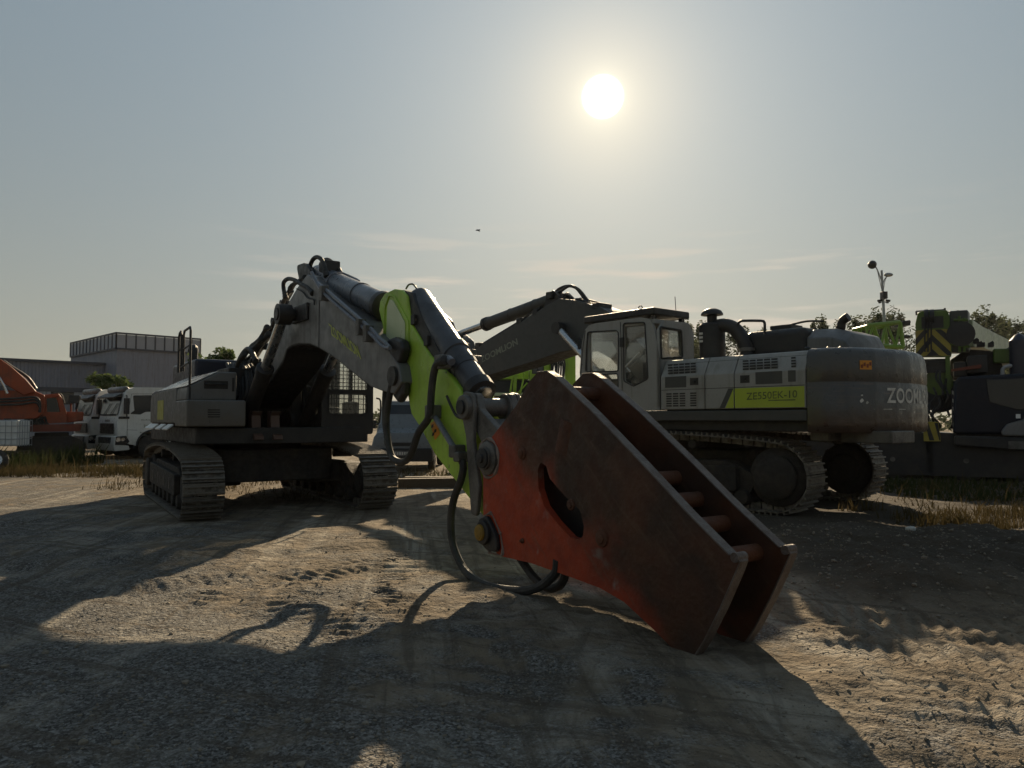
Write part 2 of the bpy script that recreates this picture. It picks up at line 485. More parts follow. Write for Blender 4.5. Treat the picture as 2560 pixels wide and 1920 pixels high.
M['label'] = make_mat('olive_yellow_sticker', (0.36, 0.34, 0.07), 0.5, dirt=(0.2, 0.19, 0.08), amount=.4, bump=0)
M['orange'] = make_mat('orange_sticker', (0.62, 0.25, 0.02), 0.5, dirt=(0.25, 0.12, 0.03), amount=.45, scale=6, bump=0)
M['white'] = make_mat('white_truck_paint', (0.62, 0.63, 0.61), 0.35, dirt=(0.35, 0.33, 0.28), amount=.35, streak=.2, bump=.02, low=(0.9, .3, (0.3, 0.28, 0.23), .5))
M['stone'] = make_mat('pale_limestone', (0.42, 0.41, 0.38), 0.9, dirt=(0.25, 0.23, 0.2), amount=.5, scale=8, bump=.2)
M['whitebit'] = make_mat('white_plastic', (0.72, 0.72, 0.70), 0.5, dirt=(0.4, 0.38, 0.33), amount=.4, bump=.03)
M['plastic'] = make_mat('black_plastic', (0.02, 0.021, 0.023), 0.5, dirt=(0.06, 0.055, 0.05), amount=.4, bump=.1)
M['rubber'] = make_mat('tyre_rubber', (0.025, 0.024, 0.023), 0.8, dirt=(0.12, 0.10, 0.08), amount=.6, scale=4, bump=.3)
M['orangepaint'] = make_mat('faded_orange_paint', (0.32, 0.06, 0.018), 0.5, dirt=(0.10, 0.035, 0.02), amount=.7, streak=.4, bump=.1)
M['darkblue'] = make_mat('dark_blue_cab_paint', (0.008, 0.011, 0.02), 0.5, dirt=(0.02, 0.02, 0.022), amount=.4, spec=.25, bump=.03)
M['wall'] = make_mat('corrugated_grey_cladding', (0.20, 0.21, 0.255), 0.6, dirt=(0.14, 0.138, 0.15), amount=.6, scale=.25, streak=.75, bump=0)
M['wallpale'] = make_mat('pale_cladding', (0.30, 0.31, 0.345), 0.6, dirt=(0.19, 0.19, 0.2), amount=.4, scale=.3, bump=0)
M['trim'] = make_mat('dark_blue_grey_trim', (0.05, 0.056, 0.075), 0.6, amount=.3, bump=0)
M['bark'] = make_mat('grey_brown_bark', (0.10, 0.08, 0.06), 0.9, amount=.5, scale=3, bump=.5)
M['wood'] = make_mat('weathered_timber', (0.10, 0.075, 0.05), 0.85, amount=.5, scale=4, bump=.4)
M['lampgrey'] = make_mat('galvanised_lamp_post', (0.32, 0.33, 0.34), 0.5, 0.3, amount=.3, bump=.02)
M['redrust'] = make_mat('rusty_red_paint', (0.20, 0.045, 0.025), 0.7, dirt=(0.09, 0.05, 0.03), amount=.7, bump=.2)
M['glass'] = glass_mat('dusty_window_glass', dust=.035)
M['dglass'] = make_mat('dark_window_glass', (0.012, 0.016, 0.02), 0.12, spec=.5, dirt=(0.04, 0.04, 0.04), amount=.3, bump=0)
M['leafdark'] = leaf_mat('poplar_leaves', (0.06, 0.075, 0.042), (0.10, 0.115, 0.065))
M['leafbush'] = leaf_mat('bush_leaves', (0.05, 0.085, 0.03), (0.10, 0.13, 0.05))
M['drygrass'] = leaf_mat('dry_grass_blades', (0.11, 0.082, 0.038), (0.055, 0.046, 0.022), .2)
M['greengrass'] = leaf_mat('green_weed_blades', (0.03, 0.042, 0.016), (0.055, 0.06, 0.024), .25)


def breaker_mat():
    """red-orange paint burnt and rusted to brown-black towards the upper edge and the foot, pale scraped rim"""
    m = bpy.data.materials.new('burnt_red_breaker_plate'); m.use_nodes = True
    nt = m.node_tree; N, L = nt.nodes.new, nt.links.new; b = nt.nodes['Principled BSDF']
    tc = N('ShaderNodeTexCoord').outputs['Object']

    def noise(sc, det=6, dist=0.0):
        n = N('ShaderNodeTexNoise'); n.inputs['Scale'].default_value = sc; n.inputs['Detail'].default_value = det; n.inputs['Distortion'].default_value = dist
        L(tc, n.inputs['Vector']); return n.outputs[0]

    def ramp(x, a, c, lo=0.0, hi=1.0):
        n = N('ShaderNodeMapRange'); n.interpolation_type = 'SMOOTHSTEP'; L(x, n.inputs[0])
        for i, q in ((1, a), (2, c), (3, lo), (4, hi)): n.inputs[i].default_value = q
        return n.outputs[0]

    def mth(op, a, c):
        n = N('ShaderNodeMath'); n.operation = op
        for i, q in enumerate((a, c)):
            if isinstance(q, (int, float)): n.inputs[i].default_value = q
            else: L(q, n.inputs[i])
        return n.outputs[0]

    def mix(f, a, c):
        n = N('ShaderNodeMix'); n.data_type = 'RGBA'
        for s_, q in ((n.inputs[0], f), (n.inputs[6], a), (n.inputs[7], c)):
            if isinstance(q, (int, float)): s_.default_value = q
            elif isinstance(q, tuple): s_.default_value = rgb(q)
            else: L(q, s_)
        return n.outputs[2]
    dt = N('ShaderNodeVectorMath'); dt.operation = 'DOT_PRODUCT'; L(tc, dt.inputs[0]); dt.inputs[1].default_value = (0.60, 0, 0.80)
    d = mth('ADD', dt.outputs['Value'], mth('MULTIPLY', mth('SUBTRACT', noise(1.7, 8, .5), .5), 0.9))
    paint = mix(ramp(noise(6, 5), .4, .7), (0.34, 0.042, 0.012), (0.25, 0.032, 0.012))
    paint = mix(ramp(noise(2.6, 9, .4), .6, .72), paint, (0.30, 0.25, 0.21))
    mp = N('ShaderNodeMapping'); mp.vector_type = 'TEXTURE'; mp.inputs['Rotation'].default_value = (0, R(41), 0); mp.inputs['Scale'].default_value = (.9, 1, .10)
    L(tc, mp.inputs[0]); sn = N('ShaderNodeTexNoise'); sn.inputs['Scale'].default_value = 2.2; sn.inputs['Detail'].default_value = 7; L(mp.outputs[0], sn.inputs['Vector'])
    rust = mix(ramp(noise(2.0, 8, .4), .3, .7), (0.082, 0.028, 0.012), (0.036, 0.018, 0.011))
    rust = mix(mth('MULTIPLY', ramp(sn.outputs[0], .55, .72), .35), rust, (0.11, 0.065, 0.04))
    paint = mix(mth('MULTIPLY', ramp(sn.outputs[0], .58, .70), .45), paint, (0.16, 0.06, 0.035))
    c = mix(ramp(d, RUST_AT - .16, RUST_AT + .30), paint, rust)
    ge = N('ShaderNodeNewGeometry')
    L(c, b.inputs['Base Color'])
    L(ramp(noise(9, 4), .3, .7, .42, .7), b.inputs['Roughness'])
    b.inputs['Specular IOR Level'].default_value = .35
    bp = N('ShaderNodeBump'); bp.inputs['Strength'].default_value = .3; bp.inputs['Distance'].default_value = .02
    L(mth('ADD', noise(24, 5), noise(5, 4)), bp.inputs['Height']); L(bp.outputs[0], b.inputs['Normal'])
    return m


RUST_AT = 6.92
M['scuff'] = make_mat('scraped_pale_primer', (0.24, 0.19, 0.16), 0.75, dirt=(0.10, 0.04, 0.025), amount=.9, scale=5, bump=.3)
M['breaker'] = breaker_mat()
M['breakeredge'] = make_mat('scraped_plate_edge', (0.14, 0.115, 0.10), 0.6, 0.1, dirt=(0.06, 0.03, 0.018), amount=.85, scale=4, bump=.4)
M['breakerin'] = make_mat('rusty_brown_steel', (0.10, 0.035, 0.015), 0.7, dirt=(0.025, 0.016, 0.012), amount=.8, scale=2.5, bump=.3)

# ================================================================ ground
rng = np.random.default_rng(7)


def vnoise(x, y, seed):
    """smooth value noise in 0..1 on arrays"""
    xi = np.floor(x).astype(np.int64); yi = np.floor(y).astype(np.int64); fx = x - xi; fy = y - yi
    fx = fx * fx * (3 - 2 * fx); fy = fy * fy * (3 - 2 * fy)

    def h(a, b):
        n = (a * 374761393 + b * 668265263 + seed * 1442695041) & 0xffffffff
        n = ((n ^ (n >> 13)) * 1274126177) & 0xffffffff
        return ((n ^ (n >> 16)) & 0xffff) / 65535.0
    a = h(xi, yi) * (1 - fx) + h(xi + 1, yi) * fx
    b = h(xi, yi + 1) * (1 - fx) + h(xi + 1, yi + 1) * fx
    return a * (1 - fy) + b * fy


def fbm(x, y, sc, seed, oct_=4):
    s = 0; a = 1; t = 0
    for k in range(oct_):
        s = s + a * (vnoise(x * sc, y * sc, seed + k) - .5); t += a; a *= .5; sc *= 2.03
    return s / t


def sstep(x, a, b):
    t = np.clip((x - a) / (b - a), 0, 1); return t * t * (3 - 2 * t)


def ground_z(x, y):
    x = np.asarray(x, float); y = np.asarray(y, float)
    d = np.hypot(x, y)
    near = 1 - sstep(d, 25, 60)
    z = fbm(x, y, .16, 1, 3) * .10 * near
    rough = sstep(fbm(x, y, .35, 11, 3), -.05, .2)
    z = z + fbm(x, y, 1.1, 3, 4) * .055 * near
    z = z + fbm(x, y, 5.0, 5, 4) * (.024 + .034 * rough) * (1 - sstep(d, 14, 26))
    # scraped furrows dragged towards the lower right
    t_ = R(-24); q_ = -(x - 2.8) * math.sin(t_) + (y - 5.2) * math.cos(t_) + .25 * fbm(x, y, .5, 51); s_ = x * math.cos(t_) + y * math.sin(t_)
    z = z + sstep(x, 1.2, 2.4) * (1 - sstep(y, 6.6, 7.4)) * (fbm(s_ * .16, q_, 5.0, 53, 4) * .13)
    # churned soil bank on the right, with clods
    w = 2.35 + .25 * fbm(x, y, .5, 21)
    bank = sstep(x, w, w + 1.7) * sstep(y, 6.6, 7.6) * (1 - sstep(y, 10.2, 11.8))
    z = z + bank * (.24 + fbm(x, y, 2.4, 23, 5) * .34)
    rid = np.exp(-((y - (7.1 - .35 * (x - 4.0))) / .35) ** 2) * sstep(x, 2.9, 3.8)
    z = z + rid * (.10 + fbm(x, y, 3.2, 27, 4) * .16)
    # cleat marks: bands pressed by crawler tracks, sweeping to the right
    for (ax, ay, ang, half, amp, pitch) in ((2.9, 5.2, -22, .40, .015, .12), (3.3, 6.2, -19, .36, .014, .12), (2.6, 4.3, -27, .34, .013, .11), (3.9, 4.9, -24, .3, .015, .12),
                                           (-1.9, 8.4, 58, .24, .010, .13), (-.85, 8.4, 80, .2, .011, .12), (-2.9, 8.0, 40, .22, .009, .13), (-4.6, 13.5, 80, .3, .02, .15), (-7.2, 14.5, 75, .35, .022, .16), (-2.2, 9.5, 98, .25, .010, .14), (-1.3, 9.2, 99, .22, .010, .14)):
        t = R(ang); s_ = (x - ax) * math.cos(t) + (y - ay) * math.sin(t); q = -(x - ax) * math.sin(t) + (y - ay) * math.cos(t)
        q = q + .12 * np.sin(s_ * .7)
        side = sstep(x, 1.7, 2.5) if ax > 2 else 1.0
        m_ = (1 - sstep(np.abs(q), half * .8, half)) * (1 - sstep(np.abs(s_), 2.6, 3.6)) * sstep(vnoise(x * 1.3, y * 1.3, 41), .25, .55)
        z = z + side * m_ * (amp * np.sin(2 * math.pi * s_ / pitch + 3.2 * vnoise(x * 1.7, y * 1.7, 43)) - amp * .6)
    # long grooves dragged towards the machines
    t_ = R(98); q_ = -(x + 2) * math.sin(t_) + (y - 9) * math.cos(t_) + .2 * fbm(x, y, .4, 57); s_ = x * math.cos(t_) + y * math.sin(t_)
    z = z + (1 - sstep(x, .2, 1.2)) * sstep(x, -9, -6) * (1 - sstep(y, 13, 16)) * fbm(s_ * .12, q_, 3.0, 59, 4) * .05
    # wheel ruts
    for (ax, ay, ang, half) in ((-3.2, 7.5, 28, .2), (-3.6, 9.0, 24, .2), (1.2, 4.2, -30, .25)):
        t = R(ang); q = -(x - ax) * math.sin(t) + (y - ay) * math.cos(t) + .25 * np.sin(((x - ax) * math.cos(t)) * .4)
        z = z - .03 * np.exp(-(q / half) ** 2) + .02 * np.exp(-((q - half * 1.8) / (half * .6)) ** 2)
    # packed flat where the machines stand
    for (cx, cy, r) in ((-4.3, 14.3, 3.6), (4.0, 14.6, 3.8), (1.5, 5.5, .7)):
        m_ = 1 - sstep(np.hypot(x - cx, y - cy), r * .75, r * 1.25)
        z = z * (1 - .8 * m_)
    z = z + .10 * (1 - sstep(np.hypot(x - 4.0, y - 15.2), 3.2, 5.2))
    return z


def axis(lo, hi, fine_lo, fine_hi, step, grow):
    a = list(np.arange(fine_lo, fine_hi, step)); s_ = step
    while a[-1] < hi: s_ *= grow; a.append(a[-1] + s_)
    s_ = step
    while a[0] > lo: s_ *= grow; a.insert(0, a[0] - s_)
    return np.array(a)


def build_ground():
    xs = axis(-2500, 2500, -5.0, 6.5, .03, 1.045); ys = axis(-60, 4000, 3.2, 9.5, .03, 1.03)
    X, Y = np.meshgrid(xs, ys); Z = ground_z(X, Y)
    n, m_ = len(xs), len(ys)
    co = np.stack([X.ravel(), Y.ravel(), Z.ravel()], 1)
    i = np.arange(n - 1)[None, :] + n * np.arange(m_ - 1)[:, None]
    q = np.stack([i, i + 1, i + 1 + n, i + n], -1).reshape(-1, 4)
    me = bpy.data.meshes.new('ground')
    me.vertices.add(len(co)); me.vertices.foreach_set('co', co.ravel().astype(np.float32))
    me.loops.add(q.size); me.loops.foreach_set('vertex_index', q.ravel().astype(np.int32))
    me.polygons.add(len(q)); me.polygons.foreach_set('loop_start', np.arange(0, q.size, 4, dtype=np.int32))
    me.polygons.foreach_set('use_smooth', np.ones(len(q), bool))
    me.update(calc_edges=True)
    m = bpy.data.materials.new('dusty_yard_soil'); m.use_nodes = True
    nt = m.node_tree; N, L = nt.nodes.new, nt.links.new; b = nt.nodes['Principled BSDF']
    pos = N('ShaderNodeNewGeometry').outputs['Position']

    def noise(sc, det=5, vec=pos, dist=0.0, ro=.6):
        k = N('ShaderNodeTexNoise'); k.inputs['Scale'].default_value = sc; k.inputs['Detail'].default_value = det
        k.inputs['Distortion'].default_value = dist; k.inputs['Roughness'].default_value = ro; L(vec, k.inputs['Vector']); return k.outputs[0]

    def ramp(x, a, c, lo=0.0, hi=1.0):
        k = N('ShaderNodeMapRange'); k.interpolation_type = 'SMOOTHSTEP'; L(x, k.inputs[0])
        for i_, v_ in ((1, a), (2, c), (3, lo), (4, hi)): k.inputs[i_].default_value = v_
        return k.outputs[0]

    def mth(op, a, c):
        k = N('ShaderNodeMath'); k.operation = op
        for i_, v_ in enumerate((a, c)):
            if isinstance(v_, (int, float)): k.inputs[i_].default_value = v_
            else: L(v_, k.inputs[i_])
        return k.outputs[0]

    def mix(f, a, c):
        k = N('ShaderNodeMix'); k.data_type = 'RGBA'
        for s_, v_ in ((k.inputs[0], f), (k.inputs[6], a), (k.inputs[7], c)):
            if isinstance(v_, (int, float)): s_.default_value = v_
            elif isinstance(v_, tuple): s_.default_value = rgb(v_)
            else: L(v_, s_)
        return k.outputs[2]
    sp = N('ShaderNodeSeparateXYZ'); L(pos, sp.inputs[0])
    dust = mix(ramp(noise(.6, 7, dist=.3), .35, .65), GROUND['dust'], GROUND['dust2'])
    dust = mix(mth('MULTIPLY', ramp(noise(3.5, 8, dist=.5), .48, .68), .6), dust, GROUND['soil'])
    # dark crushed stone spread over part of the yard
    fg = mth('ADD', mth('MULTIPLY', sp.outputs[0], -.055), mth('MULTIPLY', sp.outputs[1], -.045))
    gmask = ramp(mth('ADD', mth('ADD', noise(.55, 8, dist=.8), mth('MULTIPLY', noise(3.1, 7, dist=.5), .6)), fg), .46, .66)
    vo = N('ShaderNodeTexVoronoi'); vo.inputs['Scale'].default_value = 42; L(pos, vo.inputs['Vector'])
    vb = N('ShaderNodeTexVoronoi'); vb.inputs['Scale'].default_value = 78; L(pos, vb.inputs['Vector'])
    sv = N('ShaderNodeSeparateColor'); L(vo.outputs['Color'], sv.inputs[0]); sb = N('ShaderNodeSeparateColor'); L(vb.outputs['Color'], sb.inputs[0])
    cell = mth('MULTIPLY', mth('ADD', mth('POWER', sv.outputs[0], 2.2), mth('POWER', sb.outputs[1], 2.0)), .55)
    grav = mix(cell, GROUND['grav'], GROUND['grav2'])
    col = mix(mth('MULTIPLY', gmask, .85), dust, grav)
    # dark churned soil on the right bank, carried back over the strip behind it
    bm = mth('MULTIPLY', ramp(mth('ADD', sp.outputs[0], mth('MULTIPLY', noise(.9, 5), 2.0)), 3.4, 4.6), ramp(sp.outputs[1], 5.6, 7.6))
    bm = mth('MULTIPLY', bm, ramp(sp.outputs[1], 30, 21))
    col = mix(mth('MULTIPLY', mth('MULTIPLY', ramp(noise(1.1, 8, dist=.9), .48, .66), ramp(noise(.23, 3), .4, .55)), .6), col, GROUND['pale'])
    # pale wheel tracks, bands of powdered dust
    mp = N('ShaderNodeMapping'); mp.vector_type = 'TEXTURE'; mp.inputs['Rotation'].default_value = (0, 0, R(98)); mp.inputs['Scale'].default_value = (8, .55, 1); L(pos, mp.inputs[0])
    col = mix(mth('MULTIPLY', ramp(noise(1.1, 5, mp.outputs[0], .3), .53, .68), .65), col, GROUND['pale'])
    for rot_, sc_, lo_, hi_, amt_, cc in ((98, (6, .22, 1), .52, .64, .6, (.10, .080, .058)), (78, (5, .34, 1), .55, .66, .5, (.10, .085, .066)), (-24, (4, .20, 1), .53, .64, .6, (.095, .075, .055))):
        mq = N('ShaderNodeMapping'); mq.vector_type = 'TEXTURE'; mq.inputs['Rotation'].default_value = (0, 0, R(rot_)); mq.inputs['Scale'].default_value = sc_; L(pos, mq.inputs[0])
        col = mix(mth('MULTIPLY', ramp(noise(1.5, 7, mq.outputs[0], .4), lo_, hi_), amt_), col, cc)
    col = mix(mth('MULTIPLY', bm, .94), col, GROUND['soil'])
    # specks
    col = mix(mth('MULTIPLY', ramp(noise(55, 3), .58, .72), .45), col, (.06, .055, .05))
    col = mix(mth('MULTIPLY', ramp(noise(38, 3), .66, .74), .5), col, (.34, .31, .27))
    L(col, b.inputs['Base Color'])
    b.inputs['Roughness'].default_value = .95; b.inputs['Specular IOR Level'].default_value = .12
    v2 = N('ShaderNodeTexVoronoi'); v2.inputs['Scale'].default_value = 34; L(pos, v2.inputs['Vector'])
    v3 = N('ShaderNodeTexVoronoi'); v3.inputs['Scale'].default_value = 85; L(pos, v3.inputs['Vector'])
    h = mth('ADD', mth('MULTIPLY', v2.outputs[0], -.5), mth('MULTIPLY', v3.outputs[0], -.25))
    h = mth('ADD', mth('MULTIPLY', h, mth('MULTIPLY_ADD' if False else 'ADD', mth('MULTIPLY', gmask, .7), .3)), mth('ADD', mth('MULTIPLY', noise(11, 7), 1.2), mth('MULTIPLY', noise(4.5, 6), 1.6)))
    bp = N('ShaderNodeBump'); bp.inputs['Strength'].default_value = 1.0; bp.inputs['Distance'].default_value = .045
    L(h, bp.inputs['Height']); L(bp.outputs[0], b.inputs['Normal'])
    me.materials.append(m)
    o = bpy.data.objects.new('ground', me); C.objects.link(o); o['kind'] = 'structure'
    return o


GROUND = dict(dust=(.235, .190, .138), dust2=(.165, .132, .094), soil=(.062, .051, .040), grav=(.034, .034, .033), grav2=(.34, .335, .32), pale=(.38, .345, .285))
build_ground()


def build_gravel():
    """loose stones and clods lying on the yard, far too many to count"""
    ico = [(0, 0, 1), (.89, 0, .45), (.28, .85, .45), (-.72, .53, .45), (-.72, -.53, .45), (.28, -.85, .45), (.72, .53, -.45), (-.28, .85, -.45), (-.89, 0, -.45), (-.28, -.85, -.45), (.72, -.53, -.45), (0, 0, -1)]
    fc = [(0, 1, 2), (0, 2, 3), (0, 3, 4), (0, 4, 5), (0, 5, 1), (1, 6, 2), (2, 7, 3), (3, 8, 4), (4, 9, 5), (5, 10, 1), (1, 10, 6), (2, 6, 7), (3, 7, 8), (4, 8, 9), (5, 9, 10), (6, 11, 7), (7, 11, 8), (8, 11, 9), (9, 11, 10), (10, 11, 6)]
    ico = np.array(ico); fc = np.array(fc)
    n = 10000
    d = 3.4 + 11 * rng.random(n) ** 1.7; a = (rng.random(n) - .5) * 1.35
    x = d * np.sin(a); y = d * np.cos(a)
    r = .005 + .008 * rng.random(n) ** 3 + .014 * (rng.random(n) < .015)
    nb = 1500                                     # clods on the churned bank
    x[:nb] = 2.6 + 4.5 * rng.random(nb); y[:nb] = 6.3 + 4.5 * rng.random(nb); r[:nb] = .007 + .018 * rng.random(nb) ** 3
    keep = (np.hypot(x - 1.6, y - 5.5) > .5)
    x, y, r = x[keep], y[keep], r[keep]; n = len(x)
    z = ground_z(x, y) + r * .2
    sc = r[:, None] * (0.6 + .8 * rng.random((n, 3))); sc[:, 2] *= .7
    th = rng.random(n) * 6.28; c, s_ = np.cos(th), np.sin(th)
    P = ico[None] * sc[:, None, :] * (.8 + .4 * rng.random((n, 12, 1)))
    V = np.stack([P[..., 0] * c[:, None] - P[..., 1] * s_[:, None] + x[:, None], P[..., 0] * s_[:, None] + P[..., 1] * c[:, None] + y[:, None], P[..., 2] + z[:, None]], -1).reshape(-1, 3)
    F = (fc[None] + 12 * np.arange(n)[:, None, None]).reshape(-1, 3)
    me = bpy.data.meshes.new('gravel'); me.from_pydata(V.tolist(), [], F.tolist())
    me.materials.append(make_mat('mixed_gravel', (.17, .145, .112), .9, dirt=(.25, .215, .165), amount=1.0, scale=9, bump=0))
    o = bpy.data.objects.new('gravel', me); C.objects.link(o); o['kind'] = 'stuff'


build_gravel()


def blades(name, spots, mat, lean=.5, width=.012):
    """spots: rows of (x, y, height); each becomes a bent blade"""
    spots = np.asarray(spots); n = len(spots)
    x, y, h = spots.T; z = ground_z(x, y) - .02
    th = rng.random(n) * 6.283; ph = rng.random(n) * 6.283; ln = lean * h * rng.random(n)
    wx, wy = np.cos(th) * width * (.6 + .8 * rng.random(n)), np.sin(th) * width * (.6 + .8 * rng.random(n))
    dx, dy = np.cos(ph) * ln, np.sin(ph) * ln
    V = np.stack([np.stack([x - wx, y - wy, z], 1), np.stack([x + wx, y + wy, z], 1),
                  np.stack([x + dx * .35 - wx * .8, y + dy * .35 - wy * .8, z + h * .6], 1), np.stack([x + dx * .35 + wx * .8, y + dy * .35 + wy * .8, z + h * .6], 1),
                  np.stack([x + dx, y + dy, z + h], 1)], 1).reshape(-1, 3)
    k = 5 * np.arange(n)
    F = np.stack([k, k + 1, k + 3, k + 2], 1).tolist() + np.stack([k + 2, k + 3, k + 4], 1).tolist()
    me = bpy.data.meshes.new(name); me.from_pydata(V.tolist(), [], F); me.materials.append(mat)
    o = bpy.data.objects.new(name, me); C.objects.link(o); o['kind'] = 'stuff'
    return o


def patch(n, x0, x1, y0, y1, hmin, hmax, seed, thr=.0, sc=.7):
    x = x0 + (x1 - x0) * rng.random(n); y = y0 + (y1 - y0) * rng.random(n)
    f = fbm(x, y, sc, seed, 4)
    k = f > thr + (rng.random(n) - .5) * .12
    h = (hmin + (hmax - hmin) * rng.random(n) ** 2) * (0.7 + 1.6 * np.clip(f - thr, 0, .4))
    return np.stack([x, y, h], 1)[k]


def build_grass():
    g = [patch(15000, -24, -8.2, 21.6, 25.5, .10, .42, 61, -.10), patch(2600, -10, -3, 17.5, 23, .08, .4, 63, .0),
         patch(7000, 7.2, 15, 13.4, 20, .05, .20, 65, .0), patch(2200, 5.6, 8.5, 11.4, 13.2, .08, .4, 67, .03, 1.2),
         patch(3000, -3.5, 3.5, 18, 24, .08, .4, 69, .0), patch(500, -6, -2.8, 15.5, 18.5, .05, .25, 71, -.1)]
    c = np.array([[6.9, 11.6], [6.6, 11.9], [8.2, 13.0], [9.0, 13.4]])
    g.append(np.stack([-24 + 15.5 * rng.random(350), 21.6 + 4 * rng.random(350), .35 + .35 * rng.random(350)], 1)); g.append(np.stack([7.5 + 7 * rng.random(160), 13.5 + 5 * rng.random(160), .25 + .3 * rng.random(160)], 1))
    for q in c:
        k = 260; a = rng.random(k) * 6.28; r = .55 * rng.random(k) ** .6
        g.append(np.stack([q[0] + r * np.cos(a) * 1.6, q[1] + r * np.sin(a), .08 + .2 * rng.random(k)], 1))
    o = blades('dry_grass', np.concatenate(g), M['drygrass'], 1.0, .009)
    w = [patch(8000, -26, -15.2, 24, 28.5, .2, .75, 73, -.12), patch(1500, -15.2, -9, 23.5, 26, .08, .25, 79, -.05), patch(5000, 8.5, 18, 15.5, 21, .06, .28, 75, -.05), patch(1500, -2, 4, 20, 27, .2, .8, 77, -.05)]
    blades('green_weeds', np.concatenate(w), M['greengrass'], .6, .02)


build_grass()

# ================================================================ buildings, trees, lamp post
def corrugated(mb, p0, p1, z0, z1, pitch=.3, depth=.05):
    """a wall sheet with pressed ribs between two ground points"""
    p0, p1 = Vector(p0), Vector(p1); d = (p1 - p0); ln = d.length; d.normalize(); nrm = Vector((d.y, -d.x))
    n = int(ln / pitch); out = []
    for i in range(n):
        for q, e in ((0, 0), (.45, 0), (.55, 1), (.9, 1)):
            t = (i + q) * pitch; out.append(p0 + d * min(t, ln) + nrm * depth * e)
    out.append(p1)
    k = len(out)
    vs = [(p.x, p.y, z0) for p in out] + [(p.x, p.y, z1) for p in out]
    return mb.add(vs, [(i, i + 1, k + i + 1, k + i) for i in range(k - 1)])


def build_factory():
    root = thing('factory_building', (-36.5, 70, 0), 0, 'pale grey corrugated factory hall with a tall block and a long low wing', 'building')
    O = Vector((-36.5, 70)); r = Vector((.70, .714)).normalized(); l = Vector((-r.y, r.x))
    q = lambda a, b: r * a + l * b                  # along the sunless front, along the left flank
    TH = 9.75; PZ = 8.15
    mb = MB()
    corrugated(mb, q(0, 0), q(7.9, 0), 0, PZ, .4, .012); corrugated(mb, q(0, 13.8), q(0, 0), 0, PZ, .4, .012)
    corrugated(mb, q(7.9, 0), q(7.9, 13.8), 0, PZ); corrugated(mb, q(7.9, 13.8), q(0, 13.8), 0, PZ)
    mb.build('tall_block_wall', M['wall'], root, smooth=0)
    mb = MB()
    k = [q(-.1, -.1), q(7.7, -.1), q(7.7, 13.6), q(-.1, 13.6)]
    mb.prism([(p.x, p.y) for p in k], PZ, TH - .25, 'z')
    mb.build('parapet', M['wallpale'], root, smooth=0)
    fr = MB()
    for a0, a1, n in ((q(-.12, -.12), q(7.72, -.12), 9), (q(-.12, 13.62), q(-.12, -.12), 13)):
        for i in range(n + 1):
            p = a0 + (a1 - a0) * (i / n); fr.box((p.x - .05, p.y - .05, PZ), (p.x + .05, p.y + .05, TH - .1))
        d = (a1 - a0).normalized(); nn = Vector((d.y, -d.x)) * .06
        for z in (PZ - .06, TH - .22):
            v = [a0 - nn, a1 - nn, a1 + nn, a0 + nn]; fr.prism([(p.x, p.y) for p in v], z, z + .16, 'z')
    fr.build('parapet_frame', M['trim'], root, smooth=0)
    g = MB(); v = [q(7.9, 1.2), q(8.5, 1.2), q(8.5, 13), q(7.9, 13)]; g.prism([(p.x, p.y) for p in v], 0, 7.4, 'z'); g.build('side_duct', M['wall'], root, smooth=0)
    # low wing, set three metres back from the corner
    WL = 38; WZ = 7.0
    w = lambda a, b=0: q(-a, 3.1 + b)
    mb = MB(); corrugated(mb, w(WL), w(0), 4.55, WZ - .25); mb.build('wing_upper_wall', M['wall'], root, smooth=0)
    mb = MB(); v = [w(WL, .3), w(0, .3), w(0, 20), w(WL, 20)]; mb.prism([(p.x, p.y) for p in v], 0, WZ - .1, 'z'); mb.build('wing_body', M['trim'], root, smooth=0)
    mb = MB()
    v = [w(WL, -.25), w(-.0, -.25), w(0, .2), w(WL, .2)]; mb.prism([(p.x, p.y) for p in v], WZ - .25, WZ, 'z')
    v = [w(WL, -.1), w(0, -.1), w(0, .2), w(WL, .2)]; mb.prism([(p.x, p.y) for p in v], 4.15, 4.55, 'z')
    mb.build('fascia', M['trim'], root, smooth=0)
    a = 0.0
    for i, (solid, gap) in enumerate([(2.6, 1.9)] * 8):
        m = MB(); corrugated(m, w(a + solid), w(a), 0, 4.15); m.build('wing_bay_wall', M['wallpale'], root, smooth=0)
        a += solid
        m = MB(); v = [w(a + gap, .18), w(a, .18), w(a, .28), w(a + gap, .28)]; m.prism([(p.x, p.y) for p in v], 0, 3.0, 'z'); m.build('shutter_door', M['wall'], root, smooth=0)
        m = MB(); v = [w(a + gap, .12), w(a, .12), w(a, .28), w(a + gap, .28)]; m.prism([(p.x, p.y) for p in v], 3.05, 4.1, 'z'); m.build('dark_window', M['dglass'], root, smooth=0)
        a += gap


build_factory()


def leaf_cloud(mb, centres, n, size, squash=1.0):
    for i in range(n):
        c, r = centres[random.randrange(len(centres))]
        while True:
            d = Vector((random.uniform(-1, 1), random.uniform(-1, 1), random.uniform(-1, 1)))
            if .25 < d.length < 1: break
        p = Vector(c) + Vector((d.x * r, d.y * r, d.z * r * squash))
        s_ = size * random.uniform(.6, 1.4)
        a = Vector((random.gauss(0, 1), random.gauss(0, 1), random.gauss(0, .6))).normalized(); b = a.orthogonal().normalized()
        b.rotate(Matrix.Rotation(random.uniform(0, 6.28), 3, a)) if False else None
        mb.add([p - a * s_, p + b * s_ * .45, p + a * s_, p - b * s_ * .45], [(0, 1, 2, 3)])


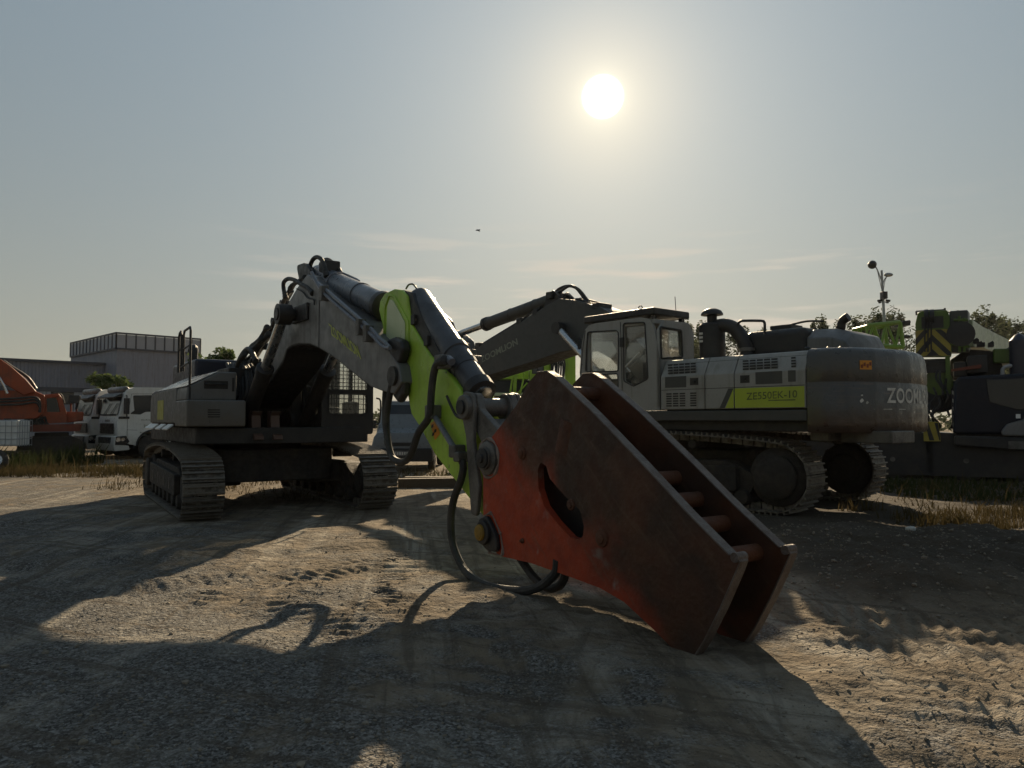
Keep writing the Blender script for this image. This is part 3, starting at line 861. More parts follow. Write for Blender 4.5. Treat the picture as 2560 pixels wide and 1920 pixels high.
def make_tree(name, loc, h, w, n, size, label, mat, cat='tree', group=None, bare=.25, poplar=True):
    root = thing(name, loc, random.uniform(0, 6.28), label, cat, group)
    tr = MB(); top = h * .93
    tr.tube([(0, 0, -.1), (.05 * w, 0, h * .3), (-.03 * w, .04 * w, h * .6), (.02 * w, 0, top)], lambda t: .022 * h * (1 - .85 * t) + .01, 7, 3)
    cl = []
    k = 30 if poplar else 13
    for i in range(k):
        t = bare + (1 - bare) * (i + .4) / k
        rad = w * .5 * (math.sin(math.pi * min(1, (t - bare) / (1 - bare) * .78 + .16)) ** .8)
        a = i * 2.4 + random.uniform(-.5, .5); rr = rad * random.uniform(.35, .85)
        e = (rr * math.cos(a), rr * math.sin(a), min(h * t + random.uniform(-.05, .1) * h, h * .97))
        tr.tube([(0, 0, max(.5, e[2] - rr * 1.5)), (e[0] * .5, e[1] * .5, e[2] - rr * .5), e], lambda q: .006 * h * (1 - .8 * q) + .006, 5, 2)
        cl.append((e, max(.22, rad * (random.uniform(.2, .42) if poplar else random.uniform(.34, .6)))))
    cl.append(((0, 0, h * .97), w * .14))
    tr.build('trunk', M['bark'], root)
    cr = MB(); leaf_cloud(cr, cl, n, size, 1.9 if poplar else .85); cr.build('crown', mat, root, smooth=0)
    return root


random.seed(5)
POP = 'poplars standing behind the yard'
for px, Y, top, w, lab in (
        (1712, 72, 818, 3.6, 'poplar seen between the right cab and its air cleaner'),
        (1755, 78, 822, 3.4, 'darker poplar close beside the air cleaner canister'),
        (1672, 80, 812, 4.2, 'poplar seen through the rear window of the right cab'),
        (1846, 84, 826, 3.2, 'small poplar top under the bent intake pipe'),
        (1905, 88, 838, 3.4, 'low poplar top behind the black engine hood'),
        (2052, 80, 810, 4.0, 'feathery poplar left of the curved exhaust stack'),
        (2096, 82, 818, 3.6, 'poplar right behind the curved exhaust stack'),
        (2152, 74, 806, 3.4, 'slim poplar left of the lamp post'),
        (2190, 70, 790, 3.8, 'tallest poplar, directly behind the lamp post'),
        (2232, 76, 790, 3.8, 'poplar just right of the lamp post'),
        (2462, 74, 790, 4.2, 'rounded poplar above the pale crane boom'),
        (2508, 82, 806, 3.8, 'poplar over the middle of the pale crane boom'),
        (2538, 84, 812, 3.6, 'poplar behind the dark upright pipe'),
        (2585, 80, 806, 4.0, 'poplar cut by the right edge of the picture')):
    p = at(px, top, Y)
    make_tree('poplar_tree', (p.x, p.y, 0), p.z, w * 1.45, 4200, .18, lab, M['leafdark'], group=POP, bare=.12)
for px, Y, top, w, n, lab, nm in (
        (268, 40, 943, 2.5, 1300, 'leafy bush showing above the two white truck cabs', 'leafy_bush'),
        (318, 42, 957, 2.0, 800, 'lower round bush right above the nearer truck cab', 'leafy_bush'),
        (556, 52, 880, 4.6, 1800, 'spreading tree top behind the left excavator hood', 'broadleaf_tree')):
    p = at(px, top, Y)
    make_tree(nm, (p.x, p.y, 0), p.z, w, n, .17, lab, M['leafbush'], 'tree' if 'tree' in nm else 'bush', poplar=False, bare=.3)


def build_treeline():
    """the far hedge line beyond the yard, one mass"""
    mb = MB(); random.seed(9)
    cl = []
    for i in range(260):
        a = R(-48 + 96 * i / 259); d = 125 + random.uniform(-8, 8); h = random.uniform(1.6, 3.4)
        cl.append(((d * math.sin(a), d * math.cos(a), h * .5), h * .62))
    leaf_cloud(mb, cl, 9000, .55)
    o = mb.build('hedge_line', M['leafdark'], smooth=0); o['kind'] = 'stuff'


build_treeline()


def build_lamp():
    b = at(2206, 1048, 36); root = thing('street_lamp', (b.x, b.y, 0), 0, 'tall grey lamp post with two lamp heads and small cameras above the right excavator', 'street lamp')
    Y = 36
    g = lambda px, py: at(px, py, Y) - Vector((b.x, b.y, 0))
    m = MB(); m.tube([(.04, 0, 0), g(2213, 850), g(2204, 676)], lambda t: .10 - .05 * t, 12); m.box((-.2, -.2, 0), (.25, .2, .03)); m.build('post', M['lampgrey'], root)
    m = MB(); m.tube([g(2207, 718), g(2203, 700), g(2192, 672), g(2185, 663)], .03, 8, 3); m.tube([g(2207, 735), g(2200, 705), g(2193, 674)], .018, 6, 3); m.build('long_arm', M['lampgrey'], root)
    m = MB(); m.tube([g(2207, 712), g(2212, 697), g(2220, 690)], .025, 8, 3); m.tube([g(2208, 730), g(2212, 705), g(2216, 694)], .016, 6, 3); m.build('short_arm', M['lampgrey'], root)
    c = g(2183, 661); m = MB(); m.lathe(c + Vector((0, .15, -.02)), (-.25, -.9, .1), ((0, .02), (.02, .17), (.08, .2), (.2, .19), (.3, .12), (.36, .02)), 18); m.build('lamp_head', M['plastic'], root)
    c = g(2221, 687); m = MB(); m.sphere(c, .2, 14, 8, (1.1, .7, .5)); m.build('lamp_head', M['lampgrey'], root)
    m = MB(); c = g(2208, 739); m.box((c.x - .11, c.y - .2, c.z - .17), (c.x + .12, c.y + .1, c.z + .17)); m.build('control_box', M['plastic'], root, bevel=.01)
    for px, s_ in ((2199, -1), (2219, 1)):
        c = g(px, 752); k = MB(); k.cyl(c + Vector((-.1 * s_, 0, .02)), c + Vector((.1 * s_, -.05, -.01)), .055, n=12); k.box((c.x - .05, c.y - .05, c.z - .12), (c.x + .03, c.y + .03, c.z))
        k.tube([c + Vector((0, 0, -.1)), g(2208, 754)], .02, 6); k.build('camera', M['plastic'], root)


build_lamp()


def build_bird():
    p = at(1196, 576, 60); m = MB()
    m.loft([[(x, y * r, z * r) for y, z in ((0, 1), (.9, .3), (.6, -.8), (-.6, -.8), (-.9, .3))] for x, r in ((-.22, .005), (-.12, .03), (0, .055), (.1, .04), (.16, .02), (.19, .004))])
    for s_ in (-1, 1): m.prism([(-.08, 0), (.07, 0), (.02, .22), (-.06, .34), (-.1, .2)], 0, .008, 'z', ) if s_ == 1 else m.prism([(-.08, 0), (.07, 0), (.02, -.22), (-.06, -.34), (-.1, -.2)], 0, .008, 'z')
    o = m.build('bird', M['plastic']); o.location = p; o.rotation_euler = (R(25), R(35), R(-20)); tag(o, 'tiny dark bird gliding alone in the open sky', 'bird')


build_bird()

# ================================================================ excavators
A = Frame(-5.17, 15.5, math.sin(R(34)), -math.cos(R(34)))
B = Frame(3.78, 15.3, -math.sin(R(40)), math.cos(R(40)))


def crawler(root, v0, v1, outer, delta=0.0, r=.46, L=2.42, ztop=1.14, lift=0.0):
    """one crawler track: shoes, frame, idler, sprocket and rollers; outer = sign of the outer side"""
    rot = Matrix.Translation((0, 0, lift)) @ Matrix.Rotation(delta, 4, 'Z'); zc = r + .055
    P = [(-L + 2 * L * i / 60, zc - r) for i in range(60)]
    P += [(L + r * math.cos(R(a)), zc + r * math.sin(R(a))) for a in range(-90, 91, 6)]
    for i in range(1, 60):
        t = i / 60; u = L - 2 * L * t
        P.append((u, zc + r + (ztop - zc - r) * math.sin(math.pi * t) ** .8))
    P += [(-L + r * math.cos(R(a)), zc + r * math.sin(R(a))) for a in range(90, 271, 6)]
    P = [Vector((p[0], p[1])) for p in P]
    seg = [(P[(i + 1) % len(P)] - P[i]).length for i in range(len(P))]; tot = sum(seg); n = round(tot / .205)
    mb = MB(); gb = MB(); vm = (v0 + v1) / 2
    for k in range(n):
        s = tot * k / n; i = 0
        while s > seg[i]: s -= seg[i]; i += 1
        p = P[i].lerp(P[(i + 1) % len(P)], s / max(seg[i], 1e-9)); t = (P[(i + 2) % len(P)] - P[i - 1]).normalized(); nn = Vector((t.y, -t.x))
        Mx = Matrix(((t.x, 0, nn.x, p.x), (0, 1, 0, 0), (t.y, 0, nn.y, p.y), (0, 0, 0, 1)))
        mb.box((-.098, v0, 0), (.098, v1, .022), Mx)
        for q in (-.055, .05): gb.box((q - .013, v0 + .004, .0225), (q + .013, v1 - .004, .064), Mx)
        mb.box((-.09, vm - .13, -.10), (.09, vm - .07, -.001), Mx); mb.box((-.09, vm + .07, -.10), (.09, vm + .13, -.001), Mx)
    tr = mb.xf(rot).build('crawler_track', M['track'], root, smooth=0)
    gb.xf(rot).build('grouser_bars', M['grouser'], tr, smooth=0)
    fr = MB(); w = .2
    fr.prism(fillet([(-L * .8, .3), (L * .8, .3), (L * .86, .55), (L * .62, .80), (-L * .62, .84), (-L * .86, .6)], .06), vm - w, vm + w)
    a, b = (vm + w, v1 - .02) if outer > 0 else (v0 + .02, vm - w)
    fr.prism(fillet([(-L * .72, .34), (L * .74, .34), (L * .74, .70), (-L * .72, .76)], .05), a, b)
    fr.xf(rot).build('track_frame', M['under'], tr, bevel=.015)
    st = MB()
    for q in (-1.15, -.35, .45, 1.2):
        c = (b + .004) if outer > 0 else (a - .004)
        st.box((q - .06, min(c, c - outer * .03), .42), (q + .06, max(c, c - outer * .03), .62))
    split(st.xf(rot), 'step_slot', M['black'], tr)
    for nm, uu, rr in (('idler_wheel', L, r - .09), ('drive_sprocket', -L, r - .07)):
        m = MB(); m.lathe((uu, v0 + .05, zc), (0, 1, 0), ((0, .02), (.01, rr * .55), (.06, rr * .62), (.09, rr * .9), (.12, rr), (v1 - v0 - .22, rr), (v1 - v0 - .19, rr * .9), (v1 - v0 - .16, rr * .62), (v1 - v0 - .11, rr * .55), (v1 - v0 - .1, .02)), 36)
        if nm == 'drive_sprocket':
            for k in range(14):
                c = 2 * math.pi * k / 14; m.box((-.03, vm - .05, rr - .02), (.03, vm + .05, rr + .06), Matrix.Translation((uu, 0, zc)) @ Matrix.Rotation(c, 4, 'Y'))
            o_ = v1 if outer > 0 else v0
            m.lathe((uu, o_ - outer * .25, zc), (0, outer, 0), ((0, r * .66), (.2, r * .66), (.23, r * .58), (.235, .05)), 28)
        m.xf(rot).build(nm, M['under'], tr)
    for k in range(7):
        uu = -1.75 + 3.5 * k / 6; m = MB(); m.lathe((uu, v0 + .06, .24), (0, 1, 0), ((0, .02), (.01, .12), (.08, .15), (v1 - v0 - .2, .15), (v1 - v0 - .13, .12), (v1 - v0 - .12, .02)), 18)
        m.xf(rot).build('track_roller', M['under'], tr)
    for uu in (-.8, .8):
        m = MB(); m.lathe((uu, v0 + .12, ztop - .17), (0, 1, 0), ((0, .02), (.01, .08), (v1 - v0 - .25, .08), (v1 - v0 - .24, .02)), 14); m.xf(rot).build('carrier_roller', M['under'], tr)
    return tr


def plate_text(F, string, mat, parent, v, base0, base1, up, sgn, bold=.012, name='lettering'):
    """letters on a machine's side plane, from the foot of the first letter to the foot of the last"""
    p0 = Vector(F.pv(*base0, v)); p1 = Vector(F.pv(*base1, v)); pu = Vector(F.pv(*up, v)); vs, fs = text_mesh(string, 1.0, bold)
    W = max(p[0] for p in vs); ex = (p1 - p0) / W; ey = pu - p0
    q = [p0 + ex * x + ey * y for x, y in vs]
    m = MB(); n = len(q)
    m.add([(a.x, v, a.y) for a in q] + [(a.x, v - sgn * .004, a.y) for a in q], fs + [tuple(i + n for i in reversed(f)) for f in fs])
    return m.build(name, mat, parent, smooth=0)


def cylinder(root, p0, p1, r, split, rod_r, mat, name, gland=True, bands=()):
    """hydraulic ram: barrel from p0, rod to p1"""
    p0, p1 = Vector(p0), Vector(p1); d = (p1 - p0); ln = d.length; d.normalize(); s = ln * split
    b = MB(); b.lathe(p0, d, ((-.0, r * .2), (.01, r * .92), (.05, r), (s - .14, r)), 26)
    for t in bands: b.lathe(p0, d, ((s * t - .02, r * .9), (s * t - .019, r * 1.07), (s * t + .019, r * 1.07), (s * t + .02, r * .9)), 26)
    o = b.build(name, mat, root)
    if gland:
        g = MB(); g.lathe(p0, d, ((s - .145, r * .9), (s - .14, r * 1.14), (s - .02, r * 1.14), (s, r * .9), (s + .005, rod_r)), 26); g.build('gland', M['black'], o)
    q = MB(); q.lathe(p0, d, ((s - .02, rod_r), (ln - .1, rod_r)), 20); q.build('rod', M['chrome'], o)
    return o


def mesh_guard(mb, v0, v1, z0, z1, u, step=.078, w=.011):
    n = round((v1 - v0) / step); k = round((z1 - z0) / step)
    for i in range(n + 1):
        a = v0 + (v1 - v0) * i / n; mb.box((u, a - w / 2, z0), (u + w, a + w / 2, z1))
    for i in range(k + 1):
        a = z0 + (z1 - z0) * i / k; mb.box((u + w * 1.05, v0, a - w / 2), (u + w * 2.05, v1, a + w / 2))


def hose(root, pts, r=.04, name='hose', mat='hose', smooth=6):
    m = MB(); m.tube(pts, r, 9, smooth)
    if r > .028 and name == 'hose':                 # crimped ferrules at both ends
        for a, b in ((0, 1), (-1, -2)):
            e = Vector(pts[a]); d = (Vector(pts[b]) - e).normalized(); m.lathe(e - d * .02, d, ((0, r * .8), (.01, r * 1.35), (.07, r * 1.35), (.08, r * 1.12), (.13, r * 1.2), (.14, r)), 10)
    return m.build(name, M[mat], root)


def undercarriage(root, delta=0.0):
    rot = Matrix.Rotation(delta, 4, 'Z'); m = MB()
    m.prism(fillet([(-1.5, -1.1), (1.5, -1.1), (1.5, 1.1), (-1.5, 1.1)], .35), .50, 1.10, 'z')
    for su in (-1, 1):
        for sv in (-1, 1): m.prism([(su * .5, sv * .6), (su * 1.1, sv * .6), (su * 1.35, sv * 1.35), (su * .7, sv * 1.35)], .42, .84, 'z')
    m.xf(rot).build('car_body', M['under'], root, bevel=.03)
    t = MB(); t.lathe((0, 0, .9), (0, 0, 1), ((0, .9), (.06, .95), (.12, .95), (.13, .85), (.36, .85)), 40); t.build('slew_ring', M['under'], root)


def build_left_excavator():
    F = A
    root = thing('crawler_excavator', F.O, F.rot, 'light grey crawler excavator with lime green arm, red breaker bracket resting on the ground', 'excavator')
    undercarriage(root)
    crawler(root, -1.82, -1.18, -1, R(-2.5)); crawler(root, 1.18, 1.82, 1, R(-2.5))
    m = MB(); m.prism(fillet([(-3.3, -1.5), (1.7, -1.55), (1.9, -.7), (2.0, .5), (1.9, 1.6), (-3.3, 1.5)], 0.1), 1.21, 1.5, 'z'); m.build('upper_frame', M['black'], root, bevel=.02)
    # right-hand storage box and side covers
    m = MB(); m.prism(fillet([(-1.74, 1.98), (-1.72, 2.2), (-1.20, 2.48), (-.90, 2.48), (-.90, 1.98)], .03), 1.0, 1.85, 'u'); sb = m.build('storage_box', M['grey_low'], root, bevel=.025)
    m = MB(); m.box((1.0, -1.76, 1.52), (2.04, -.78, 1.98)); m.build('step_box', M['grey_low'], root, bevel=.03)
    m = MB()
    for i in range(4): m.box((2.041, -1.42, 1.68 + .04 * i), (2.046, -1.22, 1.70 + .04 * i))
    m.build('vent', M['black'], sb)
    m = MB(); m.tube([(1.86, -1.43, 2.26), (1.89, -1.43, 2.26), (1.89, -1.08, 2.26), (1.86, -1.08, 2.26)], .016, 8); m.box((1.851, -1.45, 2.18), (1.856, -1.05, 2.32)); m.build('handle', M['black'], sb)
    m = MB(); m.box((1.851, -.98, 2.14), (1.856, -.94, 2.38)); m.build('latch', M['black'], sb)
    sec = lambda u, top, dv: [(u, -1.74 + dv, 1.58), (u, -1.74 + dv, top - .28), (u, -1.20, top), (u, -.9, top), (u, -.9, 1.58)]
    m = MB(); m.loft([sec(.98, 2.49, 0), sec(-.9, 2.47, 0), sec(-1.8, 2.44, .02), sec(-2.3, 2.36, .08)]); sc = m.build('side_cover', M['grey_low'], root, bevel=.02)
    m = MB(); m.loft([[(u, -1.735 + d, t - .27), (u, -1.735 + d, t - .262), (u, -1.205, t + .012), (u, -1.205, t + .004)] for u, t, d in ((1.82, 2.485, 0), (-.9, 2.475, 0), (-1.8, 2.445, .02), (-2.28, 2.365, .08))]); m.build('lit_shoulder', M['gloss'], sc)  # thin pale plate laid over the bevel, painting it as lit
    m = MB(); m.box((-.9, -1.746, 1.64), (-.25, -1.741, 2.02)); m.build('warning_sticker', M['label'], sc)
    m = MB()
    for a, b in ((-1.7, -.75), (-.45, .05), (.3, .8)):
        m.prism([(-1.86, 1.47), (-1.745, 1.56), (-1.745, 1.53), (-1.85, 1.45)], a, b, 'u')
    m.build('skirt_lit_strip', M['whitebit'], root)  # white strips in place of bright sky reflections along the skirt
    m = MB(); m.prism(fillet([(-3.05, -1.5), (-3.05, 1.5), (-3.5, 1.45), (-3.85, .9), (-3.95, 0), (-3.85, -.9), (-3.5, -1.45)], .15), 1.3, 2.3, 'z'); m.build('counterweight', M['darkgrey'], root, bevel=.1, seg=3)
    m = MB(); m.box((-3.0, -1.12, 2.3), (-.55, .62, 2.88)); m.build('engine_hood', M['blueblack'], root, bevel=.07, seg=3)
    m = MB(); m.box((-3.0, .55, 1.5), (-.2, 1.55, 2.42)); m.build('left_cover', M['grey'], root, bevel=.05)
    hose(root, [(-1.3, -1.0, 2.8), (-1.3, -1.0, 3.0), (-1.33, -.99, 3.13), (-1.5, -.98, 3.17), (-1.62, -.98, 3.12)], .085, 'exhaust_pipe', 'black')
    m = MB()
    for u0, u1, z0 in ((.82, 1.05, 2.5), (1.26, 1.84, 2.5)):
        m.tube([(u0, -1.68, z0), (u0, -1.68, 3.16), (u0 + .06, -1.68, 3.22), (u1 - .06, -1.68, 3.24), (u1, -1.68, 3.18), (u1, -1.68, 1.7 if u1 > 1.5 else z0)], .021, 8)
        m.tube([(u0, -1.68, 2.9), (u1, -1.68, 2.93)], .017, 8)
    m.tube([(1.05, -1.68, 2.58), (1.84, -1.70, 2.62)], .018, 8)
    m.build('handrail', M['black'], root)
    # hydraulics around the boom foot
    m = MB()
    m.box((.05, -.84, 1.5), (1.0, -.42, 2.62)); m.box((.0, .42, 1.5), (.8, .62, 2.3)); m.box((-.5, -.9, 1.5), (.1, .6, 2.45))
    for k in range(6): m.cyl((.9, -.75 + .05 * k, 1.62 + .11 * k), (1.06, -.75 + .05 * k, 1.62 + .11 * k), .04, n=10)
    m.build('control_valve_block', M['black'], root, bevel=.02)
    m = MB()
    for s in (-1, 1): m.prism(fillet([(-.35, 1.5), (.95, 1.5), (.5, 2.3), (.15, 2.38), (-.2, 2.1)], .12), s * .40, s * .47)
    split(m, 'boom_foot_bracket', M['black'], root)
    m = MB()
    for a in (-.62, -.28):
        m.prism(fillet([(1.55, 1.28), (2.05, 1.28), (2.0, 1.36), (1.85, 1.42), (1.8, 1.72), (1.92, 1.8), (1.6, 1.8)], .03), a, a + .16)
    split(m, 'cylinder_foot_bracket', M['darkgrey'], root)
    for i in range(7):
        a = -.6 + .17 * i
        hose(root, [(.5, a, 1.7), (.75 + .05 * i, a, 2.0 + .06 * i), (.55, a * .6, 2.45 + .05 * i), (.75, a * .4, 2.75)], .03)
    rr = random.Random(4)
    for i in range(11):
        a = -.84 + .045 * i; s_ = rr.uniform(-.1, .1)
        hose(root, [(1.02, a, 1.6 + .09 * (i % 4)), (1.25 + s_, a - .05, 1.75 + .12 * (i % 4)), (1.22 + s_, a, 2.15 + s_), (.95, a + .05, 2.5 + s_), (.55, a + .08, 2.72), (.35, a + .16, 2.6)], .032)
    for k, (pts, v) in enumerate([([(600, 945), (596, 915), (607, 892), (622, 880), (634, 892)], -.45), ([(610, 960), (604, 925), (618, 898), (640, 880)], -.2), ([(592, 930), (606, 905), (625, 868), (640, 855), (664, 832)], -.3)]):
        hose(root, F.line(pts, v), .032)
    # boom
    W = .36
    out = F.poly([(776, 690), (768, 686), (762, 693), (743, 718), (714, 767), (696, 803), (678, 857), (664, 915)], -W) + [(.2, 2.1), (.12, 1.85), (.35, 1.72), (.7, 1.85)] \
        + F.poly([(706, 905), (717, 873), (728, 865), (745, 859), (775, 860), (800, 871), (826, 887), (850, 905), (925, 966), (955, 978), (985, 985), (1003, 955), (997, 915), (958, 855), (923, 821), (808, 727)], -W)
    m = MB(); m.prism(out, -W, W); boom = m.build('boom', M['boomgrey'], root, bevel=.018)
    plate_text(F, 'ZOOMLION', M['letter_y'], boom, -W - .006, (829, 838), (903, 899), (820, 807), -1, bold=.02)
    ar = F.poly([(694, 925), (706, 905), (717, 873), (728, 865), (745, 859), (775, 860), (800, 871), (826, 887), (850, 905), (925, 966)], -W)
    m = MB(); ar = [(.74, 1.87)] + ar; m.prism(ar + [(a_ + .012, b_ - .012) for a_, b_ in ar[::-1]], -W + .012, W - .012); m.build('underside_shade_plate', M['black'], boom)  # black strip along the arch, the underside's shade put into its colour
    m = MB()                                        # weld seam rib round the bend
    a = F.pv(797, 868, -W); b = F.pv(797, 728, -W); m.box((a[0] - .012, -W - .012, a[1]), (a[0] + .012, -W + .002, b[1])); m.build('weld_rib', M['boomgrey'], boom)
    m = MB(); m.cyl((*out[9][:1], -.5, 1.95), (out[9][0], .5, 1.95), .12)
    p = F.pv(985, 940, -W); m.cyl((p[0], -.40, p[1]), (p[0], .40, p[1]), .12, n=24); split(m, 'pivot_pin', M['black'], boom)
    for v, dz in ((-.40, 0), (-.42, -13), (.40, 0)):
        pts = [(779, 694 + dz), (812, 722 - dz), (925, 820 - dz), (945, 842 - dz), (962, 856 - dz), (975, 870)] if v < 0 else [(830, 735), (925, 815), (975, 862)]
        hose(boom, F.line(pts, v), .028, 'steel_pipe', 'cylgrey', 3)
    m = MB()
    for px, py in ((812, 728), (905, 812), (923, 828)):
        c = F.pv(px, py, -.4); m.box((c[0] - .05, -.47, c[1] - .14), (c[0] + .05, -.36, c[1] + .07))
    split(m, 'pipe_clamp', M['steel'], boom)
    m = MB()                                        # rear pipes running up the boom back
    for v, o_ in ((-.22, 0), (-.05, 3), (.14, 6)):
        m.tube(F.line([(616 + o_, 925), (644 + o_, 878), (678 + o_, 822), (705 + o_, 762), (724 + o_, 727)], v), .042, 8, 3)
        m.tube(F.line([(722 + o_, 727), (741, 706), (764, 690)], v), .028, 8, 3)
    m.build('back_pipes', M['black'], boom)
    m = MB()
    for px, py in ((626, 900), (650, 862), (684, 800), (706, 756)):
        c = Vector(F.pv3(px, py, -.1)); m.cyl(c + Vector((.03, -.05, -.03)), c + Vector((.03, .2, -.03)), .07, n=10)
    split(m, 'back_pipe_clamp', M['black'], boom)
    for pts, v in (([(600, 950), (593, 918), (603, 890), (618, 872), (630, 880), (640, 902)], -.55), ([(606, 930), (603, 900), (614, 880), (636, 868), (655, 846)], -.5), ([(618, 920), (611, 893), (625, 872), (648, 850), (668, 818)], -.4), ([(598, 985), (590, 945), (596, 905), (612, 884)], -.65), ([(640, 905), (632, 882), (648, 862), (672, 835)], -.45)):
        hose(boom, F.line(pts, v), .042)
    for pts, v in (([(773, 683), (776, 663), (784, 647), (795, 643), (806, 652), (813, 672), (816, 690)], -.16), ([(800, 674), (804, 658), (817, 649), (829, 655), (838, 666), (848, 674), (854, 692)], .12),
                   ([(806, 660), (822, 659), (838, 668), (846, 676), (852, 686)], .24), ([(714, 745), (709, 721), (710, 705), (721, 697), (736, 700), (752, 710), (770, 720), (782, 733)], -.36),
                   ([(726, 722), (731, 713), (746, 704), (762, 694)], -.3), ([(742, 722), (758, 731), (768, 744), (784, 750), (786, 762)], -.38)):
        hose(boom, F.line(pts, v), .036 if v != -.38 else .012)
    m = MB(); c = F.pv(824, 672, 0); m.box((c[0] - .12, -.14, c[1] - .12), (c[0] + .12, .14, c[1] + .12)); m.build('valve_block', M['black'], boom, bevel=.02)
    # boom cylinders
    for s in (-1, 1):
        cy = cylinder(root, (1.15, s * .56, 1.52), (3.42, s * .56, 3.36), .135, .56, .085, M['black'], 'boom_cylinder')
        m = MB(); m.cyl((3.42, s * .46, 3.36), (3.42, s * .68, 3.36), .17, n=26); m.cyl((3.42, s * .36, 3.36), (3.42, s * .70, 3.36), .1, n=20); m.build('rod_eye', M['black'], cy)
    m = MB(); c = (3.42, 3.36); m.box((3.30, -.40, 3.22), (4.05, -.361, 3.5)); m.build('boss_shadow_plate', M['black'], boom, bevel=.03)  # black plate in place of the shadow band beside the cylinder boss
    # arm cylinder
    p0 = F.pv3(795, 688, 0); p1 = F.pv3(966, 768, 0)
    cy = cylinder(root, p0, p1, .18, 1.0, .11, M['cylgrey'], 'arm_cylinder', bands=(.33, .68))
    m = MB(); d = (Vector(p1) - Vector(p0)).normalized(); k = Vector((0, .1, .175)); m.tube([Vector(p0) + d * .3 + k * .8, Vector(p0) + d * .4 + k, Vector(p0) + d * 1.5 + k, Vector(p0) + d * 1.6 + k * .8], .022, 8, 3); m.build('cylinder_pipe', M['cylgrey'], cy)
    m = MB()
    for s in (-1, 1): m.prism(fillet([F.pv(780, 668, 0), F.pv(800, 662, 0), F.pv(815, 680, 0), F.pv(812, 715, 0), F.pv(790, 720, 0)], .06), s * .2, s * .27)
    split(m, 'cylinder_bracket', M['black'], boom)
    # arm
    W = .21
    out = F.poly([(946, 776), (949, 752), (961, 733), (984, 722), (1004, 725), (1017, 740), (1025, 806), (1074, 888), (1116, 930), (1149, 973), (1165, 1020), (1176, 1100), (1186, 1180), (1205, 1240), (1240, 1285), (1250, 1325), (1236, 1358), (1214, 1348), (1206, 1290),
                  (1137, 1202), (1088, 1139), (1062, 1093), (1046, 1064), (1027, 1035), (1018, 986), (1006, 930), (987, 872), (960, 833)], -W)
    m = MB(); m.prism(out, -W, W); arm = m.build('arm', M['green'], root, bevel=.025)
    pan = fillet(F.poly([(970, 765), (976, 748), (985, 752), (1014, 806), (1014, 856), (967, 848)], -W), .06)
    m = MB(); m.prism(pan, -W - .012, -W + .002); m.build('panel_plate', M['limepale'], arm, bevel=.005)
    m = MB(); rim = [Vector((p[0], -W - .004, p[1])) for p in fillet(F.poly([(963, 770), (974, 738), (988, 742), (1022, 804), (1022, 866), (960, 856)], -W), .06)]
    m.tube(rim + [rim[0]], .014, 6); m.build('panel_rim', M['green'], arm)
    st = F.poly([(1076, 1058), (1092, 1050), (1100, 1085), (1088, 1100)], -W); m = MB(); m.prism(st, -W - .005, -W + .001); m.build('warning_sticker', M['orange'], arm)
    mk = MB()
    for px, py in ((1082, 1066), (1089, 1078), (1084, 1086)):
        c = F.pv(px, py, -W); mk.prism([(c[0] - .03, c[1] - .02), (c[0] + .02, c[1] - .01), (c[0] + .03, c[1] + .025), (c[0] - .01, c[1] + .02)], -W - .009, -W - .004)
    mk.build('sticker_mark', M['black'], arm)
    m = MB(); m.prism(F.poly([(1004, 724), (1030, 732), (1056, 795), (1108, 900), (1140, 965), (1118, 930), (1070, 882), (1022, 802)], -.18), -.18, .04); m.build('cylinder_seat', M['black'], arm, bevel=.02)
    m = MB()
    c = F.pv(965, 770, -W); m.cyl((c[0], -.19, c[1]), (c[0], .27, c[1]), .13, n=24)
    c = F.pv(1000, 925, -W); m.cyl((c[0], -.27, c[1]), (c[0], .27, c[1]), .15, n=24); split(m, 'arm_pin', M['black'], arm)
    # bucket cylinder lying along the arm
    p0 = F.pv3(1046, 742, -.02); p1 = F.pv3(1218, 1004, -.02)
    cy = cylinder(root, p0, p1, .152, .94, .115, M['cyldark'], 'bucket_cylinder', bands=(.62,))
    m = MB(); d = (Vector(p1) - Vector(p0)).normalized(); m.lathe(Vector(p0) + d * 1.17, d, ((0, .13), (.01, .175), (.10, .175), (.11, .158), (.3, .156), (.31, .166), (.40, .16), (.42, .1)), 26); m.build('cylinder_head', M['cyldark'], cy)
    hose(cy, F.line([(1028, 745), (1050, 800), (1085, 868), (1112, 903)], -.14), .022, 'steel_pipe', 'black', 4)
    for t_ in (.3, .75):
        q_ = Vector(p0) + d * t_; m = MB(); m.box((q_.x - .05, q_.y - .2, q_.z - .2), (q_.x + .05, q_.y - .1, q_.z - .08)); m.build('pipe_clamp', M['black'], cy, bevel=.01)
    hose(arm, F.line([(1062, 742), (1085, 770), (1122, 802), (1132, 822), (1140, 846), (1155, 866), (1180, 880)], .16), .034, 'cylinder_pipe', 'black')
    m = MB()
    for px, py in ((1150, 868), (1166, 884), (1180, 900)):
        c = F.pv(px, py, .12); m.box((c[0] - .05, .02, c[1] - .06), (c[0] + .07, .22, c[1] + .05))
    split(m, 'pipe_clamp', M['steel'], arm, bevel=.015)
    hose(arm, F.line([(1015, 722), (1022, 712), (1033, 711), (1042, 722)], 0), .012)
    # linkage
    a = F.pv(1168, 1018, -.30); b = F.pv(1222, 1145, -.30); c = a; e = F.pv(1186, 1262, -.30)
